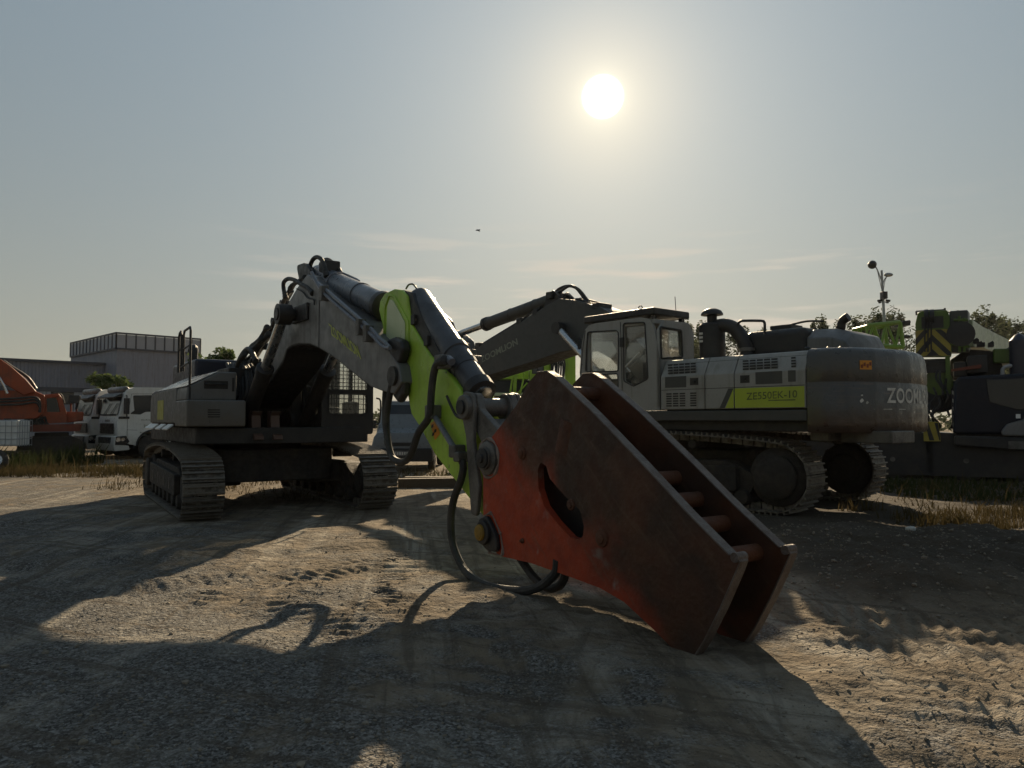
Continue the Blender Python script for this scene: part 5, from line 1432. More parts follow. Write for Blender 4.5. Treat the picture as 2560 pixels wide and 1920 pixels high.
    m = MB(); m.prism(fillet(F.poly([(1092, 850), (1120, 822), (1150, 850), (1172, 950), (1188, 1060), (1176, 1090), (1150, 1070), (1115, 950)], .25), .08), -.25, .25); m.build('arm', M['darkboom'], root, bevel=.03)
    return root


build_right_excavator()

# ================================================================ other machines and things in the yard
def wheel(root, c, r=.52, w=.32, axis=(0, 1, 0), name='wheel'):
    c = Vector(c); d = Vector(axis); m = MB()
    m.lathe(c - d * w / 2, d, ((0, r * .62), (.01, r * .9), (.05, r), (w - .05, r), (w - .01, r * .9), (w, r * .62)), 28)
    n = 22
    o = m.build(name, M['rubber'], root)
    h = MB(); h.lathe(c + d * (w / 2 - .10), d, ((0, r * .6), (.09, r * .62), (.1, r * .55), (.03, r * .5), (.03, r * .3), (.10, r * .27), (.12, r * .12), (.121, .01)), 22); h.build('rim', M['steel'], o)
    return o


def make_truck(label):
    """cab-over lorry: x forward from the front bumper, y to its left"""
    root = thing('parked_truck', (0, 0, 0), 0, label, 'truck', 'white trucks parked beside the factory')
    arch = [(-1.36 + .66 * math.cos(R(a)), .56 + .66 * math.sin(R(a))) for a in range(0, 181, 15)]
    side = [(-.02, .78), (.02, 1.55), (-.04, 1.78), (-.22, 2.62), (-.34, 2.84), (-.6, 2.95), (-2.1, 2.98), (-2.2, 2.8), (-2.2, .95), (-2.03, .60)] + arch[::-1] + [(-.62, .60), (-.5, .62)]
    m = MB(); m.prism(side, -1.22, 1.22); cab = m.build('cab', M['white'], root, bevel=.06, seg=3)
    for s in (1, -1):
        y = s * 1.224; lo, hi = sorted((y, y - s * .03))
        m = MB(); m.prism(fillet([(-.42, 1.86), (-.62, 2.0), (-.55, 2.62), (-1.72, 2.66), (-1.74, 1.98), (-1.05, 1.95), (-.85, 1.84)], .06), lo, hi); m.build('door_window', M['dglass'], cab)
        m = MB(); m.tube([(-.36, y, .9), (-.36, y, 1.8), (-.5, y, 2.68), (-1.78, y, 2.72), (-1.8, y, 1.3)], .008, 5); m.tube([(-.36, y, 1.22), (-.75, y, 1.2)], .006, 5); m.build('door_gap', M['plastic'], cab)
        m = MB(); m.box((-1.72, lo, 1.42), (-1.52, hi + .005, 1.56)); m.build('door_handle', M['plastic'], cab, bevel=.01)
        m = MB(); m.prism(arch + [(p[0] * .9 - .136, p[1] * .9 + .056) for p in arch[::-1]], lo, hi + .012); m.build('wheel_arch', M['plastic'], cab)
        m = MB(); m.box((-.36, s * 1.34 - .09, 1.86), (-.20, s * 1.34 + .12, 2.5)); m.tube([(-.3, s * 1.2, 2.62), (-.28, s * 1.36, 2.6), (-.28, s * 1.36, 2.5)], .022, 7); m.tube([(-.3, s * 1.2, 1.72), (-.28, s * 1.36, 1.74), (-.28, s * 1.36, 1.86)], .022, 7); m.build('side_mirror', M['plastic'], root, bevel=.03)
        m = MB(); m.box((-.44, lo + (0.012 if s > 0 else -.012), 1.66), (-.02, hi + (.02 if s > 0 else 0), 1.76)); m.build('indicator_strip', M['plastic'], cab, bevel=.02)
        m = MB(); m.prism([(.085, .62), (.06, .95), (-.32, .98), (-.46, .74), (-.30, .60)], lo + s * .03, hi + s * .03); hl = m.build('headlight', M['dglass'], root, bevel=.02)
        m = MB(); m.cyl((-.02, y + s * .02, .82), (-.02, y + s * .045, .82), .09, n=14); m.cyl((-.2, y + s * .02, .84), (-.2, y + s * .045, .84), .07, n=14); m.build('lens', M['chrome'], hl)
        mk = MB()
        for i, (x, z, w_) in enumerate(((-.9, 1.60, .5), (-1.5, 1.6, .3), (-1.0, 1.38, .34), (-1.0, 1.31, .22), (-.85, 1.08, .3), (-1.3, 1.08, .18), (-.95, .98, .2), (-1.35, 1.0, .12))):
            for k in range(int(w_ / .06)):
                mk.box((x - k * .06 - .04, y - .001 if s > 0 else y - .002, z), (x - k * .06, y + .002 if s > 0 else y + .001, z + (.035 if k % 3 else .05)))
        mk.build('door_lettering', M['letter_g'], cab, smooth=0)
    m = MB(); sl = Vector((-.18, 0, .84)).normalized()
    m.prism([(-.035, 1.84), (-.20, 2.60), (-.175, 2.61), (-.01, 1.85)], -1.08, 1.08); m.build('windscreen', M['dglass'], cab, bevel=.01)
    m = MB(); m.prism([(.0, 1.85), (.03, 1.86), (.025, 1.82), (.0, 1.8)], -1.0, 1.0)
    for a in (-.5, .35): m.tube([(.02, a, 1.84), (-.08, a + .5, 2.3)], .012, 6)
    m.build('wiper', M['plastic'], cab)
    m = MB(); m.prism([(-.16, 2.60), (.10, 2.50), (.12, 2.56), (-.2, 2.74)], -1.14, 1.14); m.build('sun_visor', M['plastic'], root, bevel=.015)
    m = MB(); m.lathe((-.36, -1.05, 2.86), (0, 1, 0), ((0, .02), (.03, .11), (.09, .14), (2.0, .14), (2.06, .11), (2.1, .02)), 16); m.build('roof_deflector', M['boomgrey'], root)
    m = MB()
    m.prism([(.035, 1.05), (.04, 1.48), (.055, 1.48), (.05, 1.05)], -.85, .85)
    for k in range(4): m.box((.05, -.82, 1.1 + .1 * k), (.075, .82, 1.14 + .1 * k))
    m.build('grille', M['plastic'], cab)
    m = MB()
    for k in range(5): m.box((.028, -.3 + .13 * k, 1.55), (.034, -.22 + .13 * k, 1.63))
    m.build('badge_lettering', M['boomgrey'], cab)
    m = MB(); m.prism(fillet([(.10, .36), (.14, .62), (.10, .96), (-.1, .98), (-.1, .62), (-.44, .58), (-.48, .40)], .05), -1.23, 1.23); b = m.build('bumper', M['white'], root, bevel=.03)
    m = MB(); m.box((.10, -.8, .62), (.135, .8, .92)); m.build('bumper_grille', M['plastic'], b, bevel=.02)
    m = MB(); m.prism([(-.62, .45), (-.62, .62), (-.70, .62), (-.70, .45)], -1.15, 1.15); m.box((-9.2, -.45, .75), (-.6, -.3, 1.0)); m.box((-9.2, .3, .75), (-.6, .45, 1.0)); m.box((-2.6, -1.0, .5), (-2.3, 1.0, 1.5)); m.build('chassis', M['plastic'], root)
    m = MB(); m.prism([(-8.9, 1.05), (-2.75, 1.05), (-2.75, 2.3), (-8.9, 2.3)], -1.22, 1.22); m.build('cargo_body', M['darkgrey'], root, bevel=.03)
    for x in (-1.36, -6.2, -7.5):
        for y in (-1.0, 1.0): wheel(root, (x, y, .52), .52, .32, (0, 1 if y > 0 else -1, 0))
    return root


tr = make_truck('nearer white truck cab with open dark door window, beside the left excavator')
d = math.atan2(-.70, -.716)
c = at(290, 1100, 30.6); hx = Vector((math.cos(d), math.sin(d), 0)); lx = Vector((-hx.y, hx.x, 0))
P1 = Vector((c.x, c.y, 0)) - lx * 1.22 - hx * .05
tr.location = P1; tr.rotation_euler.z = d
t2 = copy_tree(tr); t2.location = P1 - lx * 3.05 + hx * .15
t2['label'] = 'farther white truck cab peeping out left of the nearer white one'


def build_orange_excavator():
    """folded machine cut by the left edge; local x along its boom towards the right of the photo"""
    Y = 30.0
    root = thing('crawler_excavator', at(100, 1150, Y) * 1.0, 0, 'faded orange excavator with folded boom at the left edge of the yard', 'excavator')
    root.location.z = 0; o = Vector(root.location); root.rotation_euler.z = R(31)
    F = Frame(o.x, o.y, math.cos(R(31)), math.sin(R(31)))
    g = lambda px, py, dy=0.0: (lambda q: (q[0], dy, q[1]))(F.pv(px, py, 0))
    pol = lambda pts: [(g(*p)[0], g(*p)[2]) for p in pts]
    m = MB(); m.prism(pol([(-160, 1000), (-120, 930), (-40, 890), (4, 900), (30, 918), (66, 950), (92, 980), (60, 990), (-20, 940), (-90, 1010)]), -.4, .4); m.build('boom', M['orangepaint'], root, bevel=.04)
    m = MB(); m.prism(pol([(-160, 985), (20, 976), (92, 980), (112, 988), (114, 1010), (108, 1034), (92, 1046), (-40, 1052), (-160, 1046)]), .5, -.3); m.build('arm', M['orangepaint'], root, bevel=.04)
    hose(root, [g(-30, 930, -.5), g(0, 945, -.5), g(20, 985, -.5)], .05, 'cylinder_rod', 'chrome', 2)
    for k, dy in enumerate((0, 6, 13)):
        hose(root, [g(-20, 1000 + dy, -.45), g(50, 996 + dy * 1.2, -.5), g(88, 994 + dy, -.5), g(100, 1006 + dy, -.5), g(100, 1030, -.45)], .04)
    m = MB(); m.tube([g(8, 902, .0), g(34, 920, 0), (g(70, 948)[0], 0, g(70, 944)[2]), g(90, 972)], .06, 8, 3); m.build('back_pipes', M['black'], root)
    m = MB(); m.prism(pol([(62, 1044), (84, 1010), (108, 1004), (114, 1064), (66, 1068)]), .0, .9); m.build('boom_foot', M['redrust'], root, bevel=.04)
    for k in range(6): hose(root, [g(60 + 8 * k, 1062, -.1), g(66 + 9 * k, 1048 - 3 * (k % 3), -.2), g(84 + 7 * k, 1060, -.15), g(96 + 9 * k, 1072, -.05)], .04)
    # house and cab
    m = MB(); m.prism(pol([(150, 1034), (160, 1029), (210, 1029), (208, 1052), (170, 1057), (150, 1057)]), .1, 2.6); m.build('engine_house', M['orangepaint'], root, bevel=.06)
    cabp = pol([(104, 1060), (110, 992), (118, 986), (146, 984), (154, 992), (166, 1030), (168, 1056)]); wn = pol([(116, 996), (138, 994), (143, 1000), (150, 1030), (118, 1030)])
    m = MB(); m.prism(cabp, -.05, .05, 'v', [wn]); m.prism(cabp, 1.0, 1.05, 'v', [wn]); a = pol([(112, 986), (148, 984), (148, 990), (112, 992)]); m.prism(a, .05, 1.0); cab = m.build('cab', M['orangepaint'], root, bevel=.02)
    m = MB(); m.prism(wn, .02, .03); m.build('side_window', M['dglass'], cab)
    hose(root, [g(128, 984, .5), g(145, 982, .5), (g(155, 990)[0], .5, g(155, 988)[2]), g(161, 1008, .5)], .03, 'handrail')
    m = MB(); m.prism(pol([(60, 1062), (205, 1060), (200, 1078), (70, 1080)]), -.2, 2.6); m.build('upper_frame', M['redrust'], root, bevel=.03)
    x0, x1 = g(40, 1100)[0], g(215, 1100)[0]
    for y0 in (-.5, 2.2):
        m = MB(); m.prism(fillet([(x0, .35), (x0 + .3, 0.02), (x1 - .3, 0.02), (x1, .35), (x1 - .1, .75), (x1 - .5, .95), (x0 + .5, .95), (x0 + .1, .75)], .12), y0, y0 + .6)
        for k in range(24): m.box((x0 + .25 + k * (x1 - x0 - .5) / 24, y0 - .01, -.0), (x0 + .29 + k * (x1 - x0 - .5) / 24, y0 + .61, .035))
        m.build('crawler_track', M['under'], root)
    m = MB(); m.box((x0 + .6, .1, .6), (x1 - .6, 2.2, 1.1)); m.build('car_body', M['under'], root)
    m = MB()
    for px in (178, 192): m.cyl(g(px, 1030, .3), g(px, 1006, .3), .035, n=8)
    m.cyl(g(178, 1006, .3), g(192, 1006, .3), .035, n=8); m.build('deck_rail', M['redrust'], root)
    m = MB(); m.box((g(172, 1000)[0], -.1, g(172, 1008)[2]), (g(198, 1000)[0], .4, g(198, 988)[2])); m.cyl(g(190, 1024, .1), g(200, 990, .1), .05, n=8); m.build('work_lamp_box', M['plastic'], root, bevel=.06)


build_orange_excavator()


def build_ibc():
    Y = 28.5; p = at(16, 1150, Y)
    root = thing('water_tank', (p.x, p.y, 0), R(6), 'white plastic water tank in a wire cage on stacked pallets by the orange excavator', 'tank')
    z0 = .50
    m = MB(); m.box((-.58, -.48, z0 + .16), (.58, .48, z0 + 1.12)); m.build('tank_body', M['whitebit'], root, bevel=.09, seg=4)
    m = MB(); m.cyl((0, 0, z0 + 1.12), (0, 0, z0 + 1.18), .12); m.build('lid', M['black'], root)
    m = MB()
    for s in (-1, 1):
        for z in (.18, .42, .66, .9, 1.1): m.cyl((-.62, s * .52, z0 + z), (.62, s * .52, z0 + z), .012, n=6); m.cyl((s * .62, -.52, z0 + z), (s * .62, .52, z0 + z), .012, n=6)
        for k in range(7): m.cyl((-.62 + .2067 * k, s * .52, z0 + .14), (-.62 + .2067 * k, s * .52, z0 + 1.1), .012, n=6); m.cyl((s * .62, -.52 + .1733 * k, z0 + .14), (s * .62, -.52 + .1733 * k, z0 + 1.1), .012, n=6)
    m.build('wire_cage', M['lampgrey'], root)
    for j in range(3):
        m = MB(); z = .01 + j * .165
        for k in range(3): m.box((-.6, -.5 + .42 * k, z), (.6, -.36 + .42 * k, z + .10))
        for k in range(6): m.box((-.6 + .215 * k, -.5, z + .101), (-.47 + .215 * k, .5, z + .12))
        m.build('pallet', M['wood'], root)


build_ibc()


def build_edge_wheel():
    p = at(-2, 1155, 24); root = thing('spare_tyre', (p.x - .12, p.y, .34), R(25), 'dark tyre lying against weeds at the left picture edge', 'tyre')
    root.rotation_euler = (R(-14), 0, R(25))
    m = MB(); m.lathe((0, -.12, 0), (0, 1, 0), ((0, .2), (.01, .3), (.05, .36), (.19, .36), (.23, .3), (.24, .2)), 26); m.build('tyre', M['rubber'], root)
    m = MB(); m.lathe((0, -.125, 0), (0, 1, 0), ((0, .2), (.03, .19), (.06, .08), (.1, .02)), 20); m.build('rim', M['chrome'], root)


build_edge_wheel()


def build_van():
    """pale lorry parked nose-on behind the lime arm"""
    Y = 24.0; p = at(1005, 1150, Y)
    root = thing('parked_van', (p.x, p.y, 0), 0, 'pale grey-white van facing the camera behind the lime green arm', 'van')
    front = fillet([(-.98, .45), (.98, .45), (1.0, 1.2), (.92, 1.95), (.80, 2.28), (-.80, 2.28), (-.92, 1.95), (-1.0, 1.2)], .08)
    m = MB(); m.loft([[(x * k, y, .45 + (z - .45) * h) for x, z in front] for y, k, h in ((-.02, .93, .34), (.05, .98, .42), (.62, 1, .50), (1.15, .97, .98), (1.4, .98, 1), (4.6, 1, 1.02))]); body = m.build('body', M['vangrey'], root, bevel=.03, smooth=45)
    m = MB(); zz = lambda h, z: .45 + (z - .45) * h
    m.loft([[(-.84, .64, 1.36), (.84, .64, 1.36), (.84, .70, 1.36), (-.84, .70, 1.36)], [(-.72, 1.06, 2.12), (.72, 1.06, 2.12), (.72, 1.12, 2.12), (-.72, 1.12, 2.12)]]); m.build('windscreen', M['dglass'], root, bevel=.01)
    m = MB(); m.prism(fillet([(-.98, .32), (.98, .32), (.98, .74), (-.98, .74)], .08), -.10, .1, 'v'); m.build('bumper', M['plastic'], root, bevel=.04)
    m = MB(); m.box((-.26, -.122, .50), (.26, -.11, .66)); pl = m.build('number_plate', M['boomgrey'], root)
    mk = MB()
    for k in range(6): mk.box((-.22 + .075 * k, -.125, .535), (-.17 + .075 * k, -.1225, .625))
    mk.build('plate_mark', M['letter_w'], pl)
    m = MB(); m.box((-.5, -.03, .80), (.5, .0, .92)); m.build('grille', M['plastic'], root, bevel=.02)
    for s in (-1, 1):
        m = MB(); m.loft([[(s * .62, -.0, .86), (s * .9, .06, .86), (s * .9, .1, .86), (s * .62, .04, .86)], [(s * .62, .03, 1.0), (s * .92, .14, 1.04), (s * .92, .18, 1.04), (s * .62, .07, 1.0)]]); m.build('headlight', M['dglass'], root)
        m = MB(); m.box((s * 1.08 - .1, .8, 1.35), (s * 1.08 + .1, .9, 1.62)); m.cyl((s * .95, .85, 1.4), (s * 1.05, .85, 1.42), .03, n=8); m.build('side_mirror', M['plastic'], root, bevel=.03)
        for y in (.75, 3.6): wheel(root, (s * .86, y, .34), .34, .22, (s, 0, 0))


build_van()


def build_timbers():
    for i, (px, py, Y, ln, a, lab) in enumerate(((1092, 1172, 19.0, 1.9, 12, 'long dark timber lying behind the lime arm, lower of two'), (1086, 1160, 19.5, 1.5, 6, 'shorter dark timber lying on the ground just behind the long one'))):
        p = at(px, py, Y); m = MB(); m.box((-ln / 2, -.13, 0), (ln / 2, .13, .24)); o = m.build('timber_baulk', M['wood'], bevel=.015)
        o.location = (p.x, p.y, float(ground_z(p.x, p.y)) - .01); o.rotation_euler.z = R(a); tag(o, lab, 'timber')
    p = at(2278, 1362, 10); m = MB(); random.seed(3); m.sphere((0, 0, .03), .055, 9, 6, (1.2, .9, .7)); m.v = [(x * random.uniform(.85, 1.15), y * random.uniform(.85, 1.15), z * random.uniform(.85, 1.1)) for x, y, z in m.v]
    o = m.build('pale_stone', M['stone'], smooth=25); o.location = (p.x, p.y, float(ground_z(p.x, p.y))); tag(o, 'single pale fist-sized stone on the dark churned soil', 'stone')


build_timbers()


def build_green_rig():
    """lime green drilling rig standing beyond the right excavator's boom"""
    Y = 29.0; b = at(1340, 1160, Y)
    root = thing('drilling_rig', (b.x, b.y, 0), 0, 'lime green drilling rig with hose bundle and cabinet seen under the right boom', 'drilling rig')
    o = Vector((b.x, b.y, 0))
    g = lambda px, py, dy=0.0: (lambda p: (p.x - o.x, dy, p.z))(at(px, py, Y))
    def bx(name, x0, y0, x1, y1, d0, d1, mat, bev=.02, par=None):
        a, c = g(x0, y1), g(x1, y0); m = MB(); m.box((a[0], d0, a[2]), (c[0], d1, c[2])); return m.build(name, M[mat], par or root, bevel=bev)
    bx('engine_cover', 1236, 924, 1322, 948, .1, 2.4, 'green'); bx('engine_cover', 1262, 917, 1312, 925, 1.0, 2.4, 'green')
    bx('fuel_tank', 1228, 950, 1330, 982, .2, 2.2, 'plastic'); bx('deck', 1200, 982, 1480, 990, -.1, 2.6, 'limepale', .01)
    c = bx('operator_cabinet', 1324, 892, 1372, 975, -.1, 1.6, 'green'); a, e = g(1331, 934), g(1358, 905); m = MB(); m.box((a[0], -.112, a[2]), (e[0], -.10, e[2])); m.build('cabinet_window', M['boomgrey'], c)
    m = MB(); k = [g(1331, 905, -.115), g(1358, 905, -.115), g(1358, 934, -.115), g(1331, 934, -.115), g(1331, 905, -.115)]; m.tube(k, .025, 6); m.build('window_seal', M['plastic'], c)
    hose(root, [g(1338, 912, -.14), g(1344, 922, -.16), g(1343, 930, -.14), g(1352, 932, -.14)], .03, 'control_hose')
    bx('mast', 1414, 870, 1440, 985, .2, .8, 'green', .02); bx('mast_head', 1412, 872, 1441, 880, .1, .9, 'limepale', .01)
    bx('hose_frame', 1372, 884, 1380, 985, .0, .4, 'green'); bx('valve_bank', 1372, 878, 1412, 900, .3, .7, 'plastic'); bx('valve_bank', 1376, 906, 1412, 913, .0, .3, 'limepale', .01)
    for i in range(8):
        x = 1376 + 4.8 * i; random.seed(i)
        hose(root, [g(x, 880, .15), g(x - 2, 892, -.05), g(x + 2, 912, -.1), g(x + random.uniform(-3, 3), 940, -.12), g(x - 4, 968, 0)], .035, 'hydraulic_hose')
    m = MB()
    for x in (1284, 1288, 1300): m.tube([g(x, 985, -.3), g(x + (8 if x > 1290 else 2), 950, -.3), g(x + 10, 918, -.2)], .035, 7)
    m.tube([g(1275, 985, -.3), g(1286, 918, -.3)], .04, 7); m.tube([g(1292, 986, -.3), g(1318, 958, -.3)], .03, 7); m.tube([g(1290, 916, -.3), g(1312, 938, -.3)], .03, 7); m.build('ladder', M['green'], root)
    x0, x1 = g(1215, 1150)[0], g(1470, 1150)[0]
    for d in (0, 2.0):
        m = MB(); m.prism(fillet([(x0, .4), (x0 + .35, .02), (x1 - .35, .02), (x1, .4), (x1 - .3, .85), (x0 + .3, .85)], .12), d, d + .5); m.build('crawler_track', M['under'], root)
    m = MB(); m.box((x0 + .3, .3, .7), (x1 - .3, 2.2, g(0, 990)[2])); m.build('chassis', M['plastic'], root)
    m = MB()
    for i in range(9): m.tube([g(1318 + i * 3, 922, .9), g(1320 + i * 3, 908 - (i % 3) * 4, .9)], .05, 6)
    m.build('pipe_ends', M['limepale'], root)


build_green_rig()


def chevron(mb, x0, x1, zb, zt, y, apex=.5, rise=.55, pitch=.42, thick=.21):
    """black V-stripes across a panel, clipped to it"""
    xm = x0 + (x1 - x0) * apex; z = zb - rise
    while z < zt:
        for xa, xb in ((x0, xm), (xm, x1)):
            za, zc = (z, z + rise) if xa == x0 else (z + rise, z)
            q = [(xa, za), (xb, zc), (xb, zc + thick), (xa, za + thick)]
            n = 6; vs = []
            top = []; bot = []
            for i in range(n + 1):
                t = i / n; x = xa + (xb - xa) * t; b = za + (zc - za) * t; top.append((x, min(zt, max(zb, b + thick)))); bot.append((x, min(zt, max(zb, b))))
            for i in range(n):
                if top[i][1] - bot[i][1] + top[i + 1][1] - bot[i + 1][1] > .01:
                    mb.add([(bot[i][0], y, bot[i][1]), (bot[i + 1][0], y, bot[i + 1][1]), (top[i + 1][0], y, top[i + 1][1]), (top[i][0], y, top[i][1])], [(0, 1, 2, 3)])
        z += pitch


def build_mobile_crane():
    Y = 20.5; b = at(2420, 1185, Y)
    root = thing('mobile_crane', (b.x, b.y, 0), 0, 'lime green mobile crane with black chevron boom head and dark blue carrier cab', 'mobile crane')
    o = Vector((b.x, b.y, 0)); root.rotation_euler.z = R(-29)
    F = Frame(o.x, o.y, math.cos(R(-29)), math.sin(R(-29)))
    g = lambda px, py, dy=0.0, yy=Y: (lambda q: (q[0], dy, q[1]))(F.pv(px or 2380, py or 1000, yy - Y))
    pol = lambda pts: [(g(*p)[0], g(*p)[2]) for p in pts]
    # boom head hanging in front, its plates painted with chevrons
    m = MB(); m.prism(pol([(2288, 810), (2294, 782), (2304, 778), (2368, 775), (2374, 790), (2380, 880), (2378, 892), (2296, 892)]), .0, .28); hd = m.build('boom_head', M['greendark'], root, bevel=.03)
    pa, pc = g(2290, 892), g(2376, 822)
    m = MB(); m.box((pa[0], -.022, pa[2]), (pc[0], -.004, pc[2])); pn = m.build('warning_board', M['warn'], hd, smooth=0)
    m = MB(); chevron(m, pa[0] + .005, pc[0] - .005, pa[2] + .005, pc[2] - .005, -.026, .48, .50, .40, .19); m.build('chevron_stripe', M['black'], pn, smooth=0)
    m = MB(); m.box((g(2304, 820)[0], -.03, g(2304, 822)[2]), (g(2358, 788)[0], .0, g(2358, 790)[2]))
    for x in (2312, 2320, 2328): m.cyl(g(x, 780, -.05), g(x, 880, -.05), .02, n=6)
    for x in (2316, 2330): m.lathe(g(x, 792, .1), (1, 0, 0), ((-.06, .05), (-.05, .22), (.05, .22), (.06, .05)), 18)
    m.build('sheave_block', M['black'], hd)
    m = MB(); m.tube([g(2290, 776, .2), g(2362, 772, .2)], .02, 6); m.tube([g(2290, 776, .2), g(2291, 786, .2)], .025, 6); m.tube([g(2362, 768, .2), g(2362, 780, .2)], .03, 6); m.tube([g(2396, 770, .5), g(2396, 782, .5)], .03, 6); m.tube([g(2366, 774, .6), g(2396, 773, .6)], .02, 6); m.build('guard_rail', M['black'], hd)
    m = MB()
    m.box((g(2300, 0)[0], .1, g(0, 905)[2]), (g(2306, 0)[0], .5, g(0, 890)[2])); m.box((g(2366, 0)[0], .0, g(0, 985)[2]), (g(2378, 0)[0], .5, g(0, 880)[2])); m.box((g(2298, 0)[0], .0, g(0, 960)[2]), (g(2308, 0)[0], .5, g(0, 880)[2])); m.build('head_leg', M['greendark'], hd, bevel=.01)
    m = MB(); m.box((g(2306, 0)[0], .1, g(0, 930)[2]), (g(2366, 0)[0], .4, g(0, 895)[2])); m.box((g(2304, 0)[0], .05, g(0, 908)[2]), (g(2368, 0)[0], .09, g(0, 903)[2])); m.box((g(2304, 0)[0], .05, g(0, 930)[2]), (g(2368, 0)[0], .09, g(0, 926)[2])); m.build('winch_frame', M['black'], hd, bevel=.01)
    m = MB(); m.lathe(g(2346, 955, .3), (0, -1, 0), ((0, .05), (.02, .36), (.12, .36), (.14, .05)), 26); m.build('hook_sheave', M['greendark'], root)
    m = MB(); m.lathe(g(2350, 985, .5), (0, -1, 0), ((0, .05), (.02, .5), (.3, .5), (.32, .05)), 28); m.build('rope_drum', M['black'], root)
    hk = pol([(2378, 976), (2388, 972), (2397, 990), (2399, 1030), (2392, 1078), (2382, 1082), (2379, 1040)])
    m = MB(); m.prism(hk, -.3, .1); ho = m.build('hook_block', M['black'], root, bevel=.03)
    m = MB()
    for k in range(5):
        x0, z = g(2380, 0)[0], g(0, 1066 - 20 * k)[2]; m.add([(x0, -.304, z), (x0 + .19, -.304, z - .13), (x0 + .19, -.304, z - .03), (x0, -.304, z + .1)], [(0, 1, 2, 3)])
    m.build('hook_stripe', M['letter_w'], ho, smooth=0)
    # telescopic boom receding up to the right, pale green all over
    m = MB()
    for k, (a, c, w) in enumerate((((2376, 800), (2424, 860), .0), )): pass
    sec = lambda px, pt, pb, y, w: [(g(px, pt, 0, Y + y)[0] - w, y, g(px, pb, 0, Y + y)[2]), (g(px, pt, 0, Y + y)[0] + w, y, g(px, pb, 0, Y + y)[2]), (g(px, pt, 0, Y + y)[0] + w, y, g(px, pt, 0, Y + y)[2]), (g(px, pt, 0, Y + y)[0] - w, y, g(px, pt, 0, Y + y)[2])]
    m.loft([sec(2402, 800, 868, .5, .28), sec(2428, 818, 872, 4, .32), sec(2560, 884, 924, 14, .42)]); m.build('telescopic_boom', M['palegreen'], root, bevel=.03)
    m = MB(); m.loft([sec(2396, 776, 880, .1, .22), sec(2400, 782, 884, 1.3, .24)]); m.build('boom_collar', M['darkboom'], root, bevel=.03)
    m = MB()
    for px, py in ((2438, 838), (2449, 846), (2478, 846), (2520, 862)):
        m.tube([g(px, py + 8, .6), g(px + 9, py + 3, .6)], .03, 6); m.box((g(px - 4, py)[0], .5, g(px, py + 16)[2]), (g(px + 10 + (px % 7), py)[0], .9, g(px, py + 6)[2]))
    m.build('boom_fittings', M['black'], root)
    m = MB(); m.prism(pol([(2376, 895), (2420, 868), (2478, 872), (2500, 880), (2520, 935), (2376, 942)]), .6, 2.2); m.build('slewing_upper', M['under'], root, bevel=.06)
    m = MB(); m.prism(pol([(1990, 1082), (1994, 925), (2010, 912), (2276, 908), (2290, 1082)]), .8, 2.6); m.build('hidden_shade_block', M['black'], root, bevel=.08)  # unseen block of crane body, raised and widened to shade the grass
    m = MB(); m.prism(pol([(2486, 868), (2530, 868), (2530, 905), (2486, 905)]), .4, 1.2); m.build('winch_housing', M['greendark'], root, bevel=.04)
    # carrier cab
    cabp = pol([(2382, 1085), (2384, 958), (2394, 944), (2560, 936), (2584, 944), (2590, 1085)])
    m = MB(); m.prism(cabp, -.6, 1.8); cab = m.build('carrier_cab', M['darkblue'], root, bevel=.09, seg=3)
    m = MB(); m.prism(fillet(pol([(2462, 952), (2574, 948), (2578, 1018), (2540, 1026), (2470, 1006)]), .06), -.63, -.595); m.build('windscreen', M['dglass'], cab, bevel=.01)
    m = MB(); m.prism(pol([(2378, 925), (2450, 913), (2452, 917), (2450, 922), (2378, 930)]), -.4, -.2); m.build('red_beam', M['redrust'], root)
    m = MB(); m.tube([g(2506, 940, .1), g(2512, 917, .1), g(2552, 915, .1), g(2562, 928, .1)], .05, 8, 3); m.build('roof_lamp_bar', M['lampgrey'], cab)
    m = MB(); m.prism(pol([(2498, 1076), (2512, 1060), (2560, 1046), (2600, 1040), (2600, 1092), (2500, 1088)]), -.72, -.55); m.build('headlamp_panel', M['boomgrey'], cab, bevel=.05)
    m = MB(); m.box((g(2532, 0)[0], -.75, g(0, 1046)[2]), (g(2543, 0)[0], -.71, g(0, 1036)[2])); m.build('marker_lamp', M['whitebit'], cab)
    m = MB(); m.prism(pol([(2384, 1088), (2600, 1094), (2600, 1128), (2510, 1122), (2384, 1112)]), -.7, 1.9); m.build('bumper', M['black'], root, bevel=.05)
    m = MB(); m.box((g(2512, 0)[0], -.74, g(0, 1118)[2]), (g(2600, 0)[0], -.70, g(0, 1100)[2])); m.build('bumper_lamp_strip', M['steel'], root)
    cl = random.Random(12)
    for i in range(14):
        x, y = cl.uniform(2296, 2400), cl.uniform(895, 1040)
        hose(root, [g(x, y, -.1), g(x + cl.uniform(-8, 10), y + 22, cl.uniform(-.35, 0)), g(x + cl.uniform(-14, 14), y + 48, cl.uniform(-.35, 0)), g(x + cl.uniform(-16, 16), y + 75, -.1)], .03, 'hydraulic_hose')
    m = MB()
    for x0, y0, x1, y1 in ((2384, 800, 2420, 800), (2398, 790, 2399, 880), (2410, 795, 2411, 880), (2376, 860, 2424, 868)): m.tube([g(x0, y0, -.02), g(x1, y1, -.02)], .035, 6)
    m.build('head_frame', M['greendark'], root)
    m = MB(); m.lathe(g(2402, 835, .05), (0, -1, 0), ((0, .05), (.02, .34), (.12, .34), (.14, .05)), 22); m.build('head_sheave', M['black'], root)
    m = MB(); m.box((g(2420, 0)[0], -.2, g(0, 935)[2]), (g(2470, 0)[0], .6, g(0, 892)[2])); m.box((g(2386, 0)[0], .0, g(0, 942)[2]), (g(2420, 0)[0], .8, g(0, 905)[2])); split(m, 'valve_housing', M['black'], root, bevel=.03)
